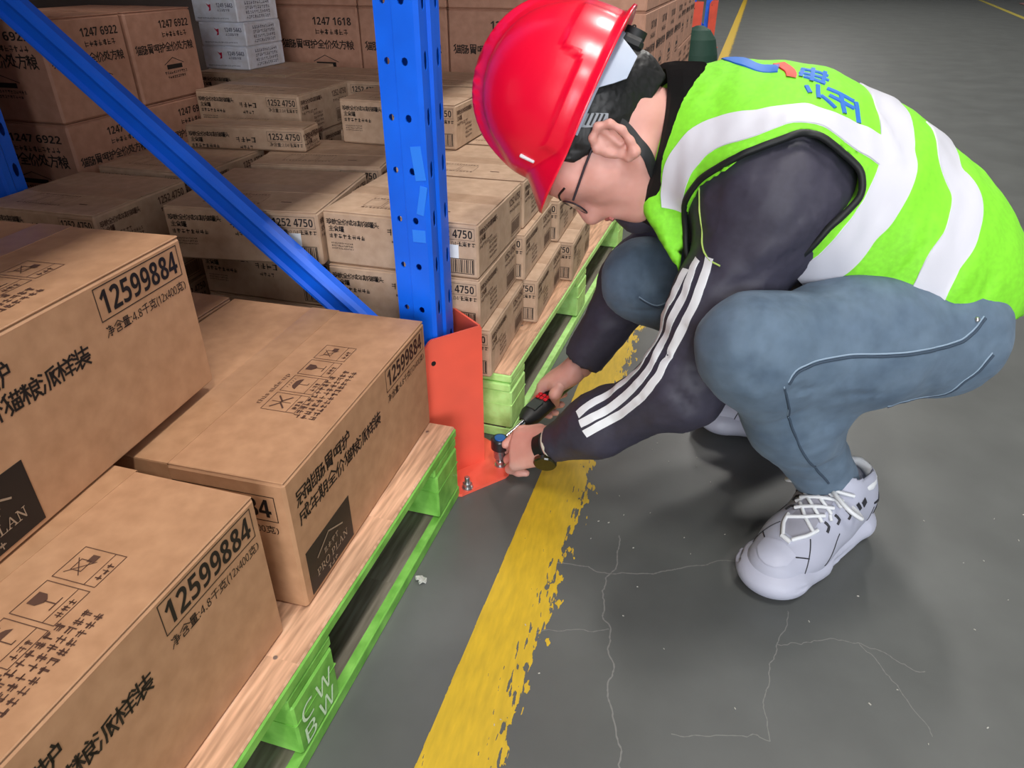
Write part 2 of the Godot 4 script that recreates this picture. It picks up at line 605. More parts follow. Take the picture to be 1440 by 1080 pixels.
func floor_line() -> void:
	# a painted stripe 10 cm wide whose aisle side has been scraped by wheels
	var w := 256
	var h := 2048
	var f := FastNoiseLite.new()
	f.seed = 9
	f.frequency = 1.0
	f.fractal_octaves = 4
	var g := FastNoiseLite.new()
	g.seed = 12
	g.frequency = 1.0
	g.fractal_octaves = 3
	var im := Image.create(w, h, false, Image.FORMAT_RGBA8)
	for y in h:
		var v := float(y) / h
		var wrap := smoothstep(0.92, 1.0, v)
		var edge := 0.66 + 0.10 * lerpf(f.get_noise_2d(v * 16.0, 0.0), f.get_noise_2d((v - 1.0) * 16.0, 0.0), wrap)
		for x in w:
			var u := float(x) / w
			var k := lerpf(f.get_noise_2d(u * 9.0 + v * 5.0, v * 38.0), f.get_noise_2d(u * 9.0 + (v - 1.0) * 5.0, (v - 1.0) * 38.0), wrap)
			var s := lerpf(g.get_noise_2d(u * 16.0 + v * 18.0, v * 30.0), g.get_noise_2d(u * 16.0 + (v - 1.0) * 18.0, (v - 1.0) * 30.0), wrap)
			var on := u > 0.028 + 0.006 * k and u < edge + 0.17 * k
			if on and s > 0.72 - 0.44 * smoothstep(0.36, 0.66, u):
				on = false
			var tone := 0.95 + 0.05 * k + 0.05 * s
			im.set_pixel(x, y, Color(0.85 * tone, 0.705 * tone, 0.15 * tone, 1.0 if on else 0.0))
	var m := StandardMaterial3D.new()
	m.albedo_texture = ImageTexture.create_from_image(im)
	m.transparency = BaseMaterial3D.TRANSPARENCY_ALPHA_SCISSOR
	m.alpha_scissor_threshold = 0.5
	m.roughness = 0.5
	M["line"] = m
	var mb := MB.new()
	for k in 18:
		var z0 := 1.5 - k * 1.8
		var s := mb.v.size()
		for e in [[0, z0, 0.0], [1, z0, 0.0], [1, z0 - 1.8, 1.0], [0, z0 - 1.8, 1.0]]:
			mb.vert(Vector3(0.120 + 0.150 * e[0], 0.0006, e[1]), Vector3.UP, Vector2(e[0], e[2]))
		mb.face(s, s + 1, s + 2)
		mb.face(s, s + 2, s + 3)
	struct("trim_1", mb, m, "worn yellow line painted on the floor along the rack, scraped ragged on its aisle side", "floor line")
	var far := MB.new()
	far.box(Vector3(5.1, 0.0004, -17), Vector3(0.09, 0.0008, 12), 0.0, Basis(Vector3.UP, -0.13))
	struct("trim_2", far, flat_mat("line_far", Color(0.72, 0.66, 0.28), 0.6), "thin yellow line on the floor in the far right corner", "floor line")


# ---------------------------------------------------------------- the rack
func punched(mb: MB, x: Transform3D, w: float, h: float, n: int, hx: float, rx: float, ry: float, thick := 0.003) -> void:
	# a strip of sheet w wide and n * h high with a row of holes at hx, each with an inner wall
	for k in n:
		var y0 := k * h
		var yc := y0 + h / 2
		var inner := []
		var outer := []
		for j in 8:
			var a := TAU * j / 8.0
			inner.append(Vector2(hx + cos(a) * rx, yc + sin(a) * ry))
		outer = [Vector2(w, yc), Vector2(w, y0 + h), Vector2(hx, y0 + h), Vector2(0, y0 + h), Vector2(0, yc), Vector2(0, y0), Vector2(hx, y0), Vector2(w, y0)]
		for j in 8:
			var i := (j + 1) % 8
			var a: Vector2 = inner[j]
			var b: Vector2 = outer[j]
			var c: Vector2 = outer[i]
			var d: Vector2 = inner[i]
			for s in [0.0, -thick]:
				var r := [x * Vector3(a.x, a.y, s), x * Vector3(b.x, b.y, s), x * Vector3(c.x, c.y, s), x * Vector3(d.x, d.y, s)]
				if s < 0:
					r.reverse()
				mb.poly(r)
			mb.poly([x * Vector3(d.x, d.y, 0), x * Vector3(d.x, d.y, -thick), x * Vector3(a.x, a.y, -thick), x * Vector3(a.x, a.y, 0)])


func strip(mb: MB, pts: Array, y0: float, y1: float, thick := 0.003) -> void:
	# sheet folded along a path in x, z, standing from y0 to y1
	for k in pts.size() - 1:
		var a := Vector3(pts[k].x, y0, pts[k].y)
		var b := Vector3(pts[k + 1].x, y0, pts[k + 1].y)
		var up := Vector3.UP * (y1 - y0)
		var nn := (b - a).cross(up).normalized()
		mb.poly([a, b, b + up, a + up])
		mb.poly([a + up - nn * thick, b + up - nn * thick, b - nn * thick, a - nn * thick])
		mb.poly([a + up, b + up, b + up - nn * thick, a + up - nn * thick])


func post(parent: Node3D, at: Vector3, full: bool) -> void:
	# an upright: stepped front with two rows of round holes, aisle face with two rows of slots
	var n := 32
	var p := 0.075
	var h := n * p
	var mb := MB.new()
	var front := Transform3D(Basis(Vector3.RIGHT, Vector3.UP, Vector3.BACK), Vector3(-0.0375, 0, 0))
	punched(mb, front, 0.0315, p, n, 0.0145, 0.0049, 0.0058)
	var step := Transform3D(Basis(Vector3.RIGHT, Vector3.UP, Vector3.BACK), Vector3(-0.066, 0, -0.004))
	punched(mb, step, 0.0265, p, n, 0.0145, 0.0044, 0.0050)
	strip(mb, [Vector2(-0.0395, -0.004), Vector2(-0.0375, 0)], 0, h)
	strip(mb, [Vector2(-0.066, -0.03), Vector2(-0.066, -0.004)], 0, h)
	strip(mb, [Vector2(-0.006, 0), Vector2(0.0, -0.005)], 0, h)
	var side := Transform3D(Basis(Vector3.FORWARD, Vector3.UP, Vector3.RIGHT), Vector3(0, 0, -0.005))
	punched(mb, side, 0.026, p, n, 0.0150, 0.0055, 0.0135, 0.001)
	strip(mb, [Vector2(0, -0.031), Vector2(0.004, -0.036), Vector2(0.004, -0.049), Vector2(0, -0.054)], 0, h)
	var side2 := Transform3D(Basis(Vector3.FORWARD, Vector3.UP, Vector3.RIGHT), Vector3(0, 0, -0.054))
	punched(mb, side2, 0.024, p, n, 0.0125, 0.0055, 0.0135, 0.001)
	strip(mb, [Vector2(0, -0.078), Vector2(-0.006, -0.083), Vector2(-0.066, -0.083), Vector2(-0.066, -0.055)], 0, h)
	var o := obj("post", mb, M["rack_blue"], parent)
	o.position = at
	if full:
		for r in [[-0.0125, 0.575, 0.017, 0.05, 0.12], [-0.010, 0.52, 0.012, 0.045, -0.2], [-0.0185, 0.464, 0.022, 0.02, 0.0]]:
			var t := MB.new()
			t.box(Vector3(r[0], r[1], 0.0006), Vector3(r[2], r[3], 0.0008), 0.0003, Basis(Vector3.BACK, r[4]))
			obj("tape_residue", t, M["rack_blue_light"], o).set_meta("label", "paler blue tape scrap")


func frame_at(z: float, label: String) -> Node3D:
	var o := thing("rack_frame", label, "rack", Vector3(0, 0, z), 0.0, "")
	post(o, Vector3(-0.047, 0, 0), z > -0.1)
	post(o, Vector3(-0.925, 0, 0), false)
	for s in [[Vector3(-0.10, 0.18, -0.04), Vector3(-0.93, 0.885, -0.04)], [Vector3(-0.10, 1.70, -0.04), Vector3(-0.93, 0.99, -0.04)]]:
		# braces are open channels with their back towards the camera and a thin lip below
		var a: Vector3 = s[0]
		var b: Vector3 = s[1]
		var d := (b - a).normalized()
		var q := Vector3.BACK.cross(d).normalized()
		if q.y < 0:
			q = -q
		var mb := MB.new()
		var prof := [Vector2(-0.024, -0.022), Vector2(-0.024, -0.002), Vector2(-0.021, 0.006), Vector2(-0.017, 0.006), Vector2(-0.013, -0.001), Vector2(0.004, 0.0), Vector2(0.012, 0.004), Vector2(0.018, 0.001), Vector2(0.024, -0.006), Vector2(0.024, -0.022)]
		for k in prof.size() - 1:
			var e: Vector2 = prof[k]
			var g: Vector2 = prof[k + 1]
			var nn := (q * -(g.y - e.y) + Vector3.BACK * (g.x - e.x)).normalized()
			var pe := q * e.x + Vector3.BACK * e.y
			var pg := q * g.x + Vector3.BACK * g.y
			for t in [0.0, 0.0025]:
				var u: Vector3 = -nn * t
				var r := [a + pe + u, b + pe + u, b + pg + u, a + pg + u]
				if (r[1] - r[0]).cross(r[2] - r[0]).dot(nn) * (1.0 if t == 0.0 else -1.0) < 0:
					r.reverse()
				mb.poly(r)
		obj("brace", mb, M["rack_blue"], o)
	return o


func guard(z: float, h: float, label: String) -> Node3D:
	# a folded steel guard: two wings whose corner points into the aisle, on a foot plate with anchor bolts
	var o := thing("column_guard", label, "guard", Vector3(0, 0, z))
	var apex := Vector3(0.012, 0, -0.106)
	var d1 := Vector3(-0.627, 0, 0.779)
	var d2 := Vector3(-0.779, 0, -0.627)
	var t := 0.004
	var cut := 0.022
	for e in [[d1, 0.128, d2], [d2, 0.12, d1]]:
		var d: Vector3 = e[0]
		var w: float = e[1]
		var into: Vector3 = e[2]
		var mb := MB.new()
		var pts := PackedVector2Array([Vector2(0, 0.006), Vector2(w - 0.035, 0.006), Vector2(w - 0.010, 0.16), Vector2(w, h - 0.036), Vector2(w - 0.002, h - 0.030), Vector2(w - cut - 0.003, h - 0.003), Vector2(w - cut - 0.009, h), Vector2(0.003, h), Vector2(0, h - 0.003)])
		if d == d2:
			pts = PackedVector2Array([Vector2(t, 0.006), Vector2(w, 0.006), Vector2(w, h - 0.03), Vector2(w - 0.025, h), Vector2(t, h)])
		var x := Transform3D(Basis(d, Vector3.UP, into), apex)
		if x.basis.determinant() < 0:
			x.basis.z = -x.basis.z
			x.origin += into * t
		mb.prism(pts, t, x)
		var wing := obj("wing", mb, M["orange"], o)
		if d == d1:
			var hm := MB.new()
			var out := -into
			var b := Basis(d, out, d.cross(out))
			hm.lathe([Vector2(0.0044, -0.001), Vector2(0.0044, 0.0006), Vector2(0.0, 0.0006)], 14, Transform3D(b, apex + d * (w - 0.031) + Vector3.UP * (h - 0.044)))
			obj("bolt_hole", hm, M["rubber"], wing)
	var plate := MB.new()
	var f := [Vector2(-0.060, 0.000), Vector2(-0.004, 0.006), Vector2(0.006, 0.004), Vector2(0.010, -0.002), Vector2(0.066, -0.070), Vector2(0.069, -0.080), Vector2(0.058, -0.115), Vector2(0.02, -0.16), Vector2(-0.06, -0.20)]
	var pts := PackedVector2Array()
	for q in f:
		pts.append(Vector2(q.x, -q.y))
	plate.prism(pts, 0.006, Transform3D(Basis(Vector3.RIGHT, Vector3.FORWARD, Vector3.UP), Vector3.ZERO))
	var foot := obj("foot_plate", plate, M["orange"], o)
	for q in [Vector3(0.009, 0, -0.017), Vector3(0.046, 0, -0.098)]:
		var b := MB.new()
		b.lathe([Vector2(0.0105, 0.006), Vector2(0.0105, 0.0085), Vector2(0.0, 0.0085)], 20, Transform3D(Basis(), q))
		b.lathe([Vector2(0.0085, 0.0085), Vector2(0.0085, 0.017), Vector2(0.0075, 0.0185), Vector2(0.0, 0.0185)], 6, Transform3D(Basis(Vector3.UP, 0.3), q))
		b.lathe([Vector2(0.0048, 0.018), Vector2(0.0048, 0.029), Vector2(0.004, 0.030), Vector2(0.0, 0.030)], 14, Transform3D(Basis(), q))
		obj("anchor_bolt", b, M["zinc"], o)
	return o


func rack() -> void:
	frame_at(-0.045, "blue steel rack frame of two punched posts and slanting brace, behind the large cartons")
	guard(0.0, 0.292, "orange column guard at the foot of the near blue post, under the worker's hands")
	var far_frame := frame_at(-2.70, "second blue rack frame along the aisle, mostly hidden behind the worker")
	dup(far_frame, "rack_frame", Vector3(0, 0, -5.35), 0.0, "third blue rack frame along the aisle, beyond the stacks of cartons")
	dup(far_frame, "rack_frame", Vector3(0, 0, -8.0), 0.0, "farthest blue rack frame visible along the aisle")
	# the storage level above, out of the picture, which shades the bay
	for k in 2:
		var z0 := 1.235 - k * 2.645
		var o := thing("shelf_level", "storage level of steel beams and boards above the bay, out of the picture", "shelf", Vector3(0, 1.45, z0), 0.0, "storage levels above the bays")
		for x in [-0.02, -0.90]:
			var b := MB.new()
			b.box(Vector3(x - 0.03, 0, 0), Vector3(0.045, 0.11, 2.525), 0.004)
			obj("beam", b, M["orange"], o)
		for j in 9:
			var b := MB.new()
			b.box(Vector3(-0.48, 0.066, -1.1 + j * 0.275), Vector3(0.98, 0.02, 0.262), 0.003)
			obj("board", b, M["wood"], o)
	var o := thing("shelf_level", "storage level of the rack behind, out of the picture", "shelf", Vector3(-1.06, 1.42, -0.2))
	for j in 10:
		var b := MB.new()
		b.box(Vector3(-0.60, 0.066, -1.35 + j * 0.30), Vector3(1.2, 0.02, 0.288), 0.003)
		obj("board", b, M["wood"], o)


# ---------------------------------------------------------------- pallets
func pallet(at: Vector3, turn: float, ln: float, wd: float, paint: Material, label: String, marked: bool) -> Node3D:
	# origin: outer far corner on the floor (x runs into the rack as -x, z towards the camera)
	var o := thing("wooden_pallet", label, "pallet", at, turn)
	var rows := [0.0, ln * 0.5 - 0.045 - 0.115, ln - 0.09]
	if not marked:
		rows = [0.0, ln * 0.5 - 0.045, ln - 0.09]
	else:
		rows = [0.005, 0.440, 0.98]
	var cols := [-0.10, -wd / 2 - 0.05, -wd]
	for c in cols:
		var b := MB.new()
		b.box(Vector3(c + 0.05, 0.011, ln / 2), Vector3(0.1, 0.022, ln), 0.002)
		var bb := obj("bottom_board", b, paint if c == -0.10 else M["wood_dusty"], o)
		if c == -0.10:
			var q := MB.new()
			q.box(Vector3(c + 0.044, 0.0212, ln / 2), Vector3(0.086, 0.003, ln - 0.004), 0.0008)
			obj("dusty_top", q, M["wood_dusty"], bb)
		for k in 3:
			var e := MB.new()
			e.box(Vector3(0.0, 0.044, 0.0), Vector3(0.098, 0.086, 0.09), 0.003)
			e.box(Vector3(0.0, 0.0545, 0.0), Vector3(0.0995, 0.001, 0.0915), 0.0)
			var bl := obj("block", e, paint, o)
			bl.position = Vector3(c + 0.05 + 0.001, 0.0235, rows[k] + 0.045)
			if marked and k == 1 and c == cols[0]:
				var t := MB.new()
				var x := facing(Vector3.RIGHT, Vector3.UP, Vector3(0.0502, -0.043+0.04, 0.040))
				write(t, "C", x, 0.006, 0.044, 0.024, 0.027, false, 400)
				write(t, "W", x, 0.038, 0.044, 0.034, 0.027, false, 400)
				write(t, "B", x, 0.006, 0.010, 0.022, 0.027, false, 400)
				write(t, "W", x, 0.038, 0.010, 0.034, 0.027, false, 400)
				var w := obj("sprayed_letters", t, M["spray"], bl)
				w.set_meta("label", "pale sprayed letters C W B W")
	for k in 3:
		var b := MB.new()
		b.box(Vector3(-wd / 2, 0.119, rows[k] + 0.045), Vector3(wd - 0.004, 0.018, 0.098), 0.003)
		obj("cross_board", b, paint, o)
	for k in 7:
		var x := -0.05 - k * (wd - 0.1) / 6.0
		var b := MB.new()
		b.box(Vector3(x, 0.1375, ln / 2), Vector3(0.098, 0.017, ln), 0.0025)
		var board := obj("deck_board", b, paint if k == 0 else M["wood"], o)
		if k == 0:
			var t := MB.new()     # the top of the painted edge board is bare
			t.box(Vector3(x, 0.1472, ln / 2), Vector3(0.094, 0.0056, ln - 0.003), 0.0022)
			obj("bare_top", t, M["wood"], board)
			var r := MB.new()
			for z in [0.03, 0.055, 0.46, 0.50, 0.98]:
				r.lathe([Vector2(0.0028, 0.1500), Vector2(0.0028, 0.1507), Vector2(0.0, 0.1507)], 8, Transform3D(Basis(), Vector3(x + 0.02 * sin(z * 90.0), 0, z)))
			obj("nail_heads", r, M["zinc"], board).set_meta("kind", "stuff")
	return o


func pallets() -> void:
	pallet(Vector3(0, 0, 0), 0.0, 1.2, 1.0, M["green"], "green-edged wooden pallet under the large cartons, sprayed C W B W on its middle block", true)
	var t := 0.0275
	pallet(Vector3(0.072, 0, -1.385), -t, 1.19, 1.0, M["green_pale"], "pale green wooden pallet beyond the blue post, under the stack of small cartons", false)
	pallet(Vector3(0.03, 0, -2.66), 0.0, 1.2, 1.0, M["green"], "green pallet under the tall cartons, hidden behind the worker's head", false)
	pallet(Vector3(0.03, 0, -4.22), 0.0, 1.2, 1.0, M["green"], "green pallet farther along the aisle, under the second stack of tall cartons", false)


# ---------------------------------------------------------------- cartons
func mixed(mb: MB, text: String, x: Transform3D, left: float, base: float, size: float, weight := 0.09) -> float:
	# Chinese signs and western figures in one line; returns where it ends
	var u := left
	var run := ""
	for i in text.length() + 1:
		var c := text[i] if i < text.length() else ""
		if c == "" or GLYPH.has(c):
			if run != "":
				var w := 0.0
				for k in run.length():
					w += size * (0.26 if run[k] in ".:()1" else 0.52)
				write(mb, run, x, u + size * 0.06, base - (size * 0.12 if "(" in run else 0.0), w, size * (1.02 if "(" in run else 0.84), false, 400)
				u += w + size * 0.16
				run = ""
			if c != "":
				hanzi(mb, c, x, u, base, size, weight)
				u += size * 1.06
		else:
			run += c
	return u


func carton_shell(o: Node3D, size: Vector3, m: Material, bevel := 0.0035, along_z := true, tape: Material = null) -> void:
	var mb := MB.new()
	mb.box(Vector3(0, size.y / 2 - 0.001, 0), Vector3(size.x, size.y - 0.002, size.z), bevel)
	obj("body", mb, m, o)
	for s in [-1.0, 1.0]:
		var f := MB.new()
		var w := (size.x if along_z else size.z) / 2 - 0.0008
		if along_z:
			f.box(Vector3(s * (w / 2 + 0.0006), size.y - 0.0012, 0), Vector3(w - 0.0018, 0.0024, size.z - 0.003), 0.0009)
		else:
			f.box(Vector3(0, size.y - 0.0012, s * (w / 2 + 0.0006)), Vector3(size.x - 0.003, 0.0024, w - 0.0018), 0.0009)
		obj("top_flap", f, m, o)
	var t := MB.new()
	var tw := 0.048
	if along_z:
		t.box(Vector3(0, size.y + 0.0002, 0), Vector3(tw, 0.0005, size.z - 0.001), 0.0)
		for s in ([-1.0, 1.0] if tape == null else []):
			t.box(Vector3(0, size.y - 0.025, s * (size.z / 2 + 0.0002)), Vector3(tw, 0.05, 0.0005), 0.0)
	else:
		t.box(Vector3(0, size.y + 0.0002, 0), Vector3(size.x - 0.001, 0.0005, tw), 0.0)
	obj("packing_tape", t, tape if tape else M["tape"], o)


func big_carton() -> Node3D:
	var s := Vector3(0.34, 0.198, 0.41)
	var o := thing("large_carton", "", "carton")
	carton_shell(o, s, M["carton"])
	var side := facing(Vector3.RIGHT, Vector3.UP, Vector3(s.x / 2 + 0.0004, 0, s.z / 2))      # u from the near edge, v up
	var p := MB.new()
	p.frame(0.262, 0.153, 0.399, 0.190, 0.0010, side)
	write(p, "12599884", side, 0.268, 0.1585, 0.126, 0.0265)
	mixed(p, "净含量:4.8千克(12x400克)", side, 0.264, 0.1350, 0.0116, 0.085)
	hanzi(p, "冠能肠胃呵护", side, 0.018, 0.150, 0.0205, 0.115)
	hanzi(p, "成年期全价猫粮派样装", side, 0.018, 0.122, 0.0205, 0.115)
	obj("side_print", p, M["ink_black"], o)
	var lg := MB.new()
	lg.box(Vector3(s.x / 2 + 0.0003, 0.043, s.z / 2 - 0.069), Vector3(0.0006, 0.070, 0.108), 0.0)
	var panel := obj("logo_panel", lg, M["ink_black"], o)
	var gl := MB.new()
	var lx := side.translated_local(Vector3(0, 0, 0.0007))
	write(gl, "PRO PLAN", lx, 0.030, 0.0245, 0.078, 0.0115, true, 400)
	for e in [[Vector2(0.036, 0.052), Vector2(0.066, 0.068)], [Vector2(0.066, 0.068), Vector2(0.099, 0.052)]]:
		gl.line(e[0], e[1], 0.0022, lx)
	small_print(gl, lx, 0.051, 0.043, 0.036, 0.009, 5)
	small_print(gl, lx, 0.054, 0.0115, 0.028, 0.008, 6)
	obj("logo_lettering", gl, M["ink_gold"], panel)
	# the end faces carry the number too
	var e := MB.new()
	var end := facing(Vector3.BACK, Vector3.UP, Vector3(-s.x / 2, 0, s.z / 2 + 0.0004))
	e.frame(0.185, 0.138, 0.325, 0.176, 0.001, end)
	write(e, "12599884", end, 0.192, 0.144, 0.126, 0.0265)
	mixed(e, "净含量:4.8千克(12x400克)", end, 0.187, 0.1195, 0.0116, 0.085)
	obj("end_print", e, M["ink_black"], o)
	# handling marks on the lid, read from the aisle side
	var top := facing(Vector3.UP, Vector3.LEFT, Vector3(s.x / 2, s.y + 0.0005, s.z / 2))      # u from the near edge, v from the aisle edge
	var q := MB.new()
	for k in 4:
		var u := 0.1255 + k * 0.0445
		q.frame(u, 0.060, u + 0.040, 0.108, 0.0008, top)
		q.rect(u, 0.072, u + 0.040, 0.0727, top)
		small_print(q, top, u + 0.008, 0.0625, 0.026, 0.007, 30 + k)
	var c0 := Vector2(0.1455, 0.090)          # keep this many layers
	for a in [[-0.012, 0.009, -0.002, 0.0], [-0.012, -0.009, -0.002, 0.0], [0.012, 0.009, 0.002, 0.0], [0.012, -0.009, 0.002, 0.0]]:
		q.line(c0 + Vector2(a[0], a[1]), c0 + Vector2(a[2], a[3]), 0.0022, top)
	q.line(c0 + Vector2(0, 0.013), c0 + Vector2(0, -0.013), 0.001, top)
	var c1 := Vector2(0.190, 0.090)           # umbrella
	q.flat(PackedVector2Array([c1 + Vector2(-0.013, 0), c1 + Vector2(0.013, 0), c1 + Vector2(0.010, 0.005), c1 + Vector2(0.005, 0.008), c1 + Vector2(-0.005, 0.008), c1 + Vector2(-0.010, 0.005)]), top)
	q.line(c1, c1 + Vector2(0, -0.012), 0.001, top)
	q.line(c1 + Vector2(0, -0.012), c1 + Vector2(0.004, -0.012), 0.001, top)
	for k in 5:
		q.line(c1 + Vector2(-0.010 + 0.005 * k, 0.011), c1 + Vector2(-0.009 + 0.005 * k, 0.0135), 0.0008, top)
	var c2 := Vector2(0.2345, 0.090)          # wine glass
	q.flat(PackedVector2Array([c2 + Vector2(-0.007, 0.013), c2 + Vector2(-0.007, 0.004), c2 + Vector2(-0.002, -0.001), c2 + Vector2(0.002, -0.001), c2 + Vector2(0.007, 0.004), c2 + Vector2(0.007, 0.013)]), top)
	q.line(c2, c2 + Vector2(0, -0.011), 0.0012, top)
	q.line(c2 + Vector2(-0.007, -0.012), c2 + Vector2(0.007, -0.012), 0.0012, top)
	var c3 := Vector2(0.279, 0.090)           # do not tread
	q.line(c3 + Vector2(-0.012, 0.012), c3 + Vector2(0.006, -0.008), 0.0009, top)
	q.line(c3 + Vector2(-0.012, -0.004), c3 + Vector2(0.006, 0.012), 0.0009, top)
	q.frame(c3.x - 0.008, c3.y - 0.003, c3.x + 0.006, c3.y + 0.009, 0.0009, top)
	q.rect(c3.x + 0.004, c3.y - 0.006, c3.x + 0.013, c3.y + 0.002, top)
	write(q, "this side up", top, 0.135, 0.113, 0.075, 0.0085, true, 400)
	for k in 3:
		small_print(q, top, 0.118, 0.051 - k * 0.0115, 0.125 - (0.02 if k == 0 else 0.0), 0.0088, 40 + k)
	obj("handling_marks", q, M["ink_brown"], o)
	return o


func near_cartons() -> void:
	var g := "large cartons on the near pallet"
	var o := big_carton()
	o.position = Vector3(-0.2105, 0.1505, 0.219)
	o.rotation.y = 0.03
	o.scale = Vector3(1.0, 0.972, 1.035)
	tag(o, "large brown carton right beside the blue post and orange guard", "carton", g)
	var low := dup(o, "large_carton", Vector3(-0.214, 0.1505, 0.667), 0.0, "large brown carton in the lower left corner, lowest and nearest in the picture", g)
	low.scale = Vector3(1.0, 1.03, 1.0)
	var t := 0.068
	var c := Vector3(-0.231, 0, 0.272) + Basis(Vector3.UP, t) * Vector3(-0.17, 0, 0.205)
	dup(o, "large_carton", Vector3(c.x, 0.3555, c.z), t, "large brown carton on top of the others at the left edge of the picture", g).scale = Vector3.ONE
	dup(o, "large_carton", Vector3(-0.565, 0.1505, 0.222), 0.0, "large brown carton hidden under the topmost one, deeper in the bay", g)
	dup(o, "large_carton", Vector3(-0.560, 0.1505, 0.673), 0.0, "large brown carton hidden under the topmost one, at the pallet's near inner corner", g)


func can_carton(ln: float, h := 0.0995) -> Node3D:
	# the small flat cartons of tins
	var s := Vector3(0.293, h, ln)
	var dy := h - 0.0995
	var o := thing("small_carton", "", "carton")
	carton_shell(o, s, M["carton_pale"], 0.0035, false, M["tape_pale"])
	var p := MB.new()
	var f := facing(Vector3.BACK, Vector3.UP, Vector3(-s.x / 2, dy, s.z / 2 + 0.0004))
	hanzi(p, "珍致全价成年期猫罐头", f, 0.008, 0.0755, 0.0098, 0.13, 1.04)
	hanzi(p, "主食罐", f, 0.010, 0.0625, 0.0098, 0.13, 1.04)
	small_print(p, f, 0.010, 0.050, 0.075, 0.0085, 11)
	for k in (3 if h > 0.09 else 0):
		small_print(p, f, 0.012, 0.039 - k * 0.005, 0.046, 0.0032, 13 + k)
	p.frame(0.203, 0.069, 0.287, 0.0905, 0.0006, f)
	write(p, "1252 4750", f, 0.207, 0.0725, 0.076, 0.0145)
	mixed(p, "净含量:2.04千克", f, 0.207, 0.058, 0.0088, 0.085)
	small_print(p, f, 0.258, 0.058, 0.03, 0.0075, 17)
	if h > 0.09:
		p.frame(0.225, 0.008, 0.285, 0.036, 0.0012, f)
	for k in (16 if h > 0.09 else 0):
		p.rect(0.2285 + k * 0.0035, 0.010, 0.2285 + k * 0.0035 + (0.0022 if k % 3 == 0 else 0.0012), 0.034, f)
	small_print(p, f, 0.125, 0.065, 0.05, 0.012, 19)
	small_print(p, f, 0.132, 0.050, 0.036, 0.008, 20)
	obj("front_print", p, M["ink"], o)
	var q := MB.new()
	var r := facing(Vector3.RIGHT, Vector3.UP, Vector3(s.x / 2 + 0.0004, dy, s.z / 2))
	hanzi(q, "珍致全价成年期猫罐头", r, 0.010, 0.0755, 0.0098, 0.13, 1.04)
	hanzi(q, "主食罐", r, 0.010, 0.0625, 0.0098, 0.13, 1.04)
	small_print(q, r, 0.010, 0.051, 0.07, 0.0075, 21)
	write(q, "1252 4750", r, ln - 0.088, 0.0725, 0.076, 0.0145)
	small_print(q, r, ln - 0.085, 0.059, 0.07, 0.0075, 22)
	for k in (4 if h > 0.09 else 0):
		small_print(q, r, 0.062, 0.044 - k * 0.0095, 0.048, 0.0062, 23 + k)
	if h > 0.09:
		q.frame(ln - 0.075, 0.010, ln - 0.015, 0.042, 0.001, r)
	for k in (14 if h > 0.09 else 0):
		q.rect(ln - 0.071 + k * 0.0038, 0.014, ln - 0.071 + k * 0.0038 + 0.0018, 0.038, r)
	obj("side_print", q, M["ink_brown"], o)
	var t := MB.new()
	var top := facing(Vector3.UP, Vector3.FORWARD, Vector3(-s.x / 2, s.y + 0.0004, s.z / 2))
	for k in 3:
		t.frame(0.06 + k * 0.038, 0.045, 0.094 + k * 0.038, 0.082, 0.0007, top)
	t.rect(0.205, 0.05, 0.225, 0.054, top)
	small_print(t, top, 0.06, 0.034, 0.11, 0.007, 28)
	small_print(t, top, 0.06, 0.088, 0.11, 0.006, 29)
	obj("lid_print", t, M["ink_brown"], o)
	return o


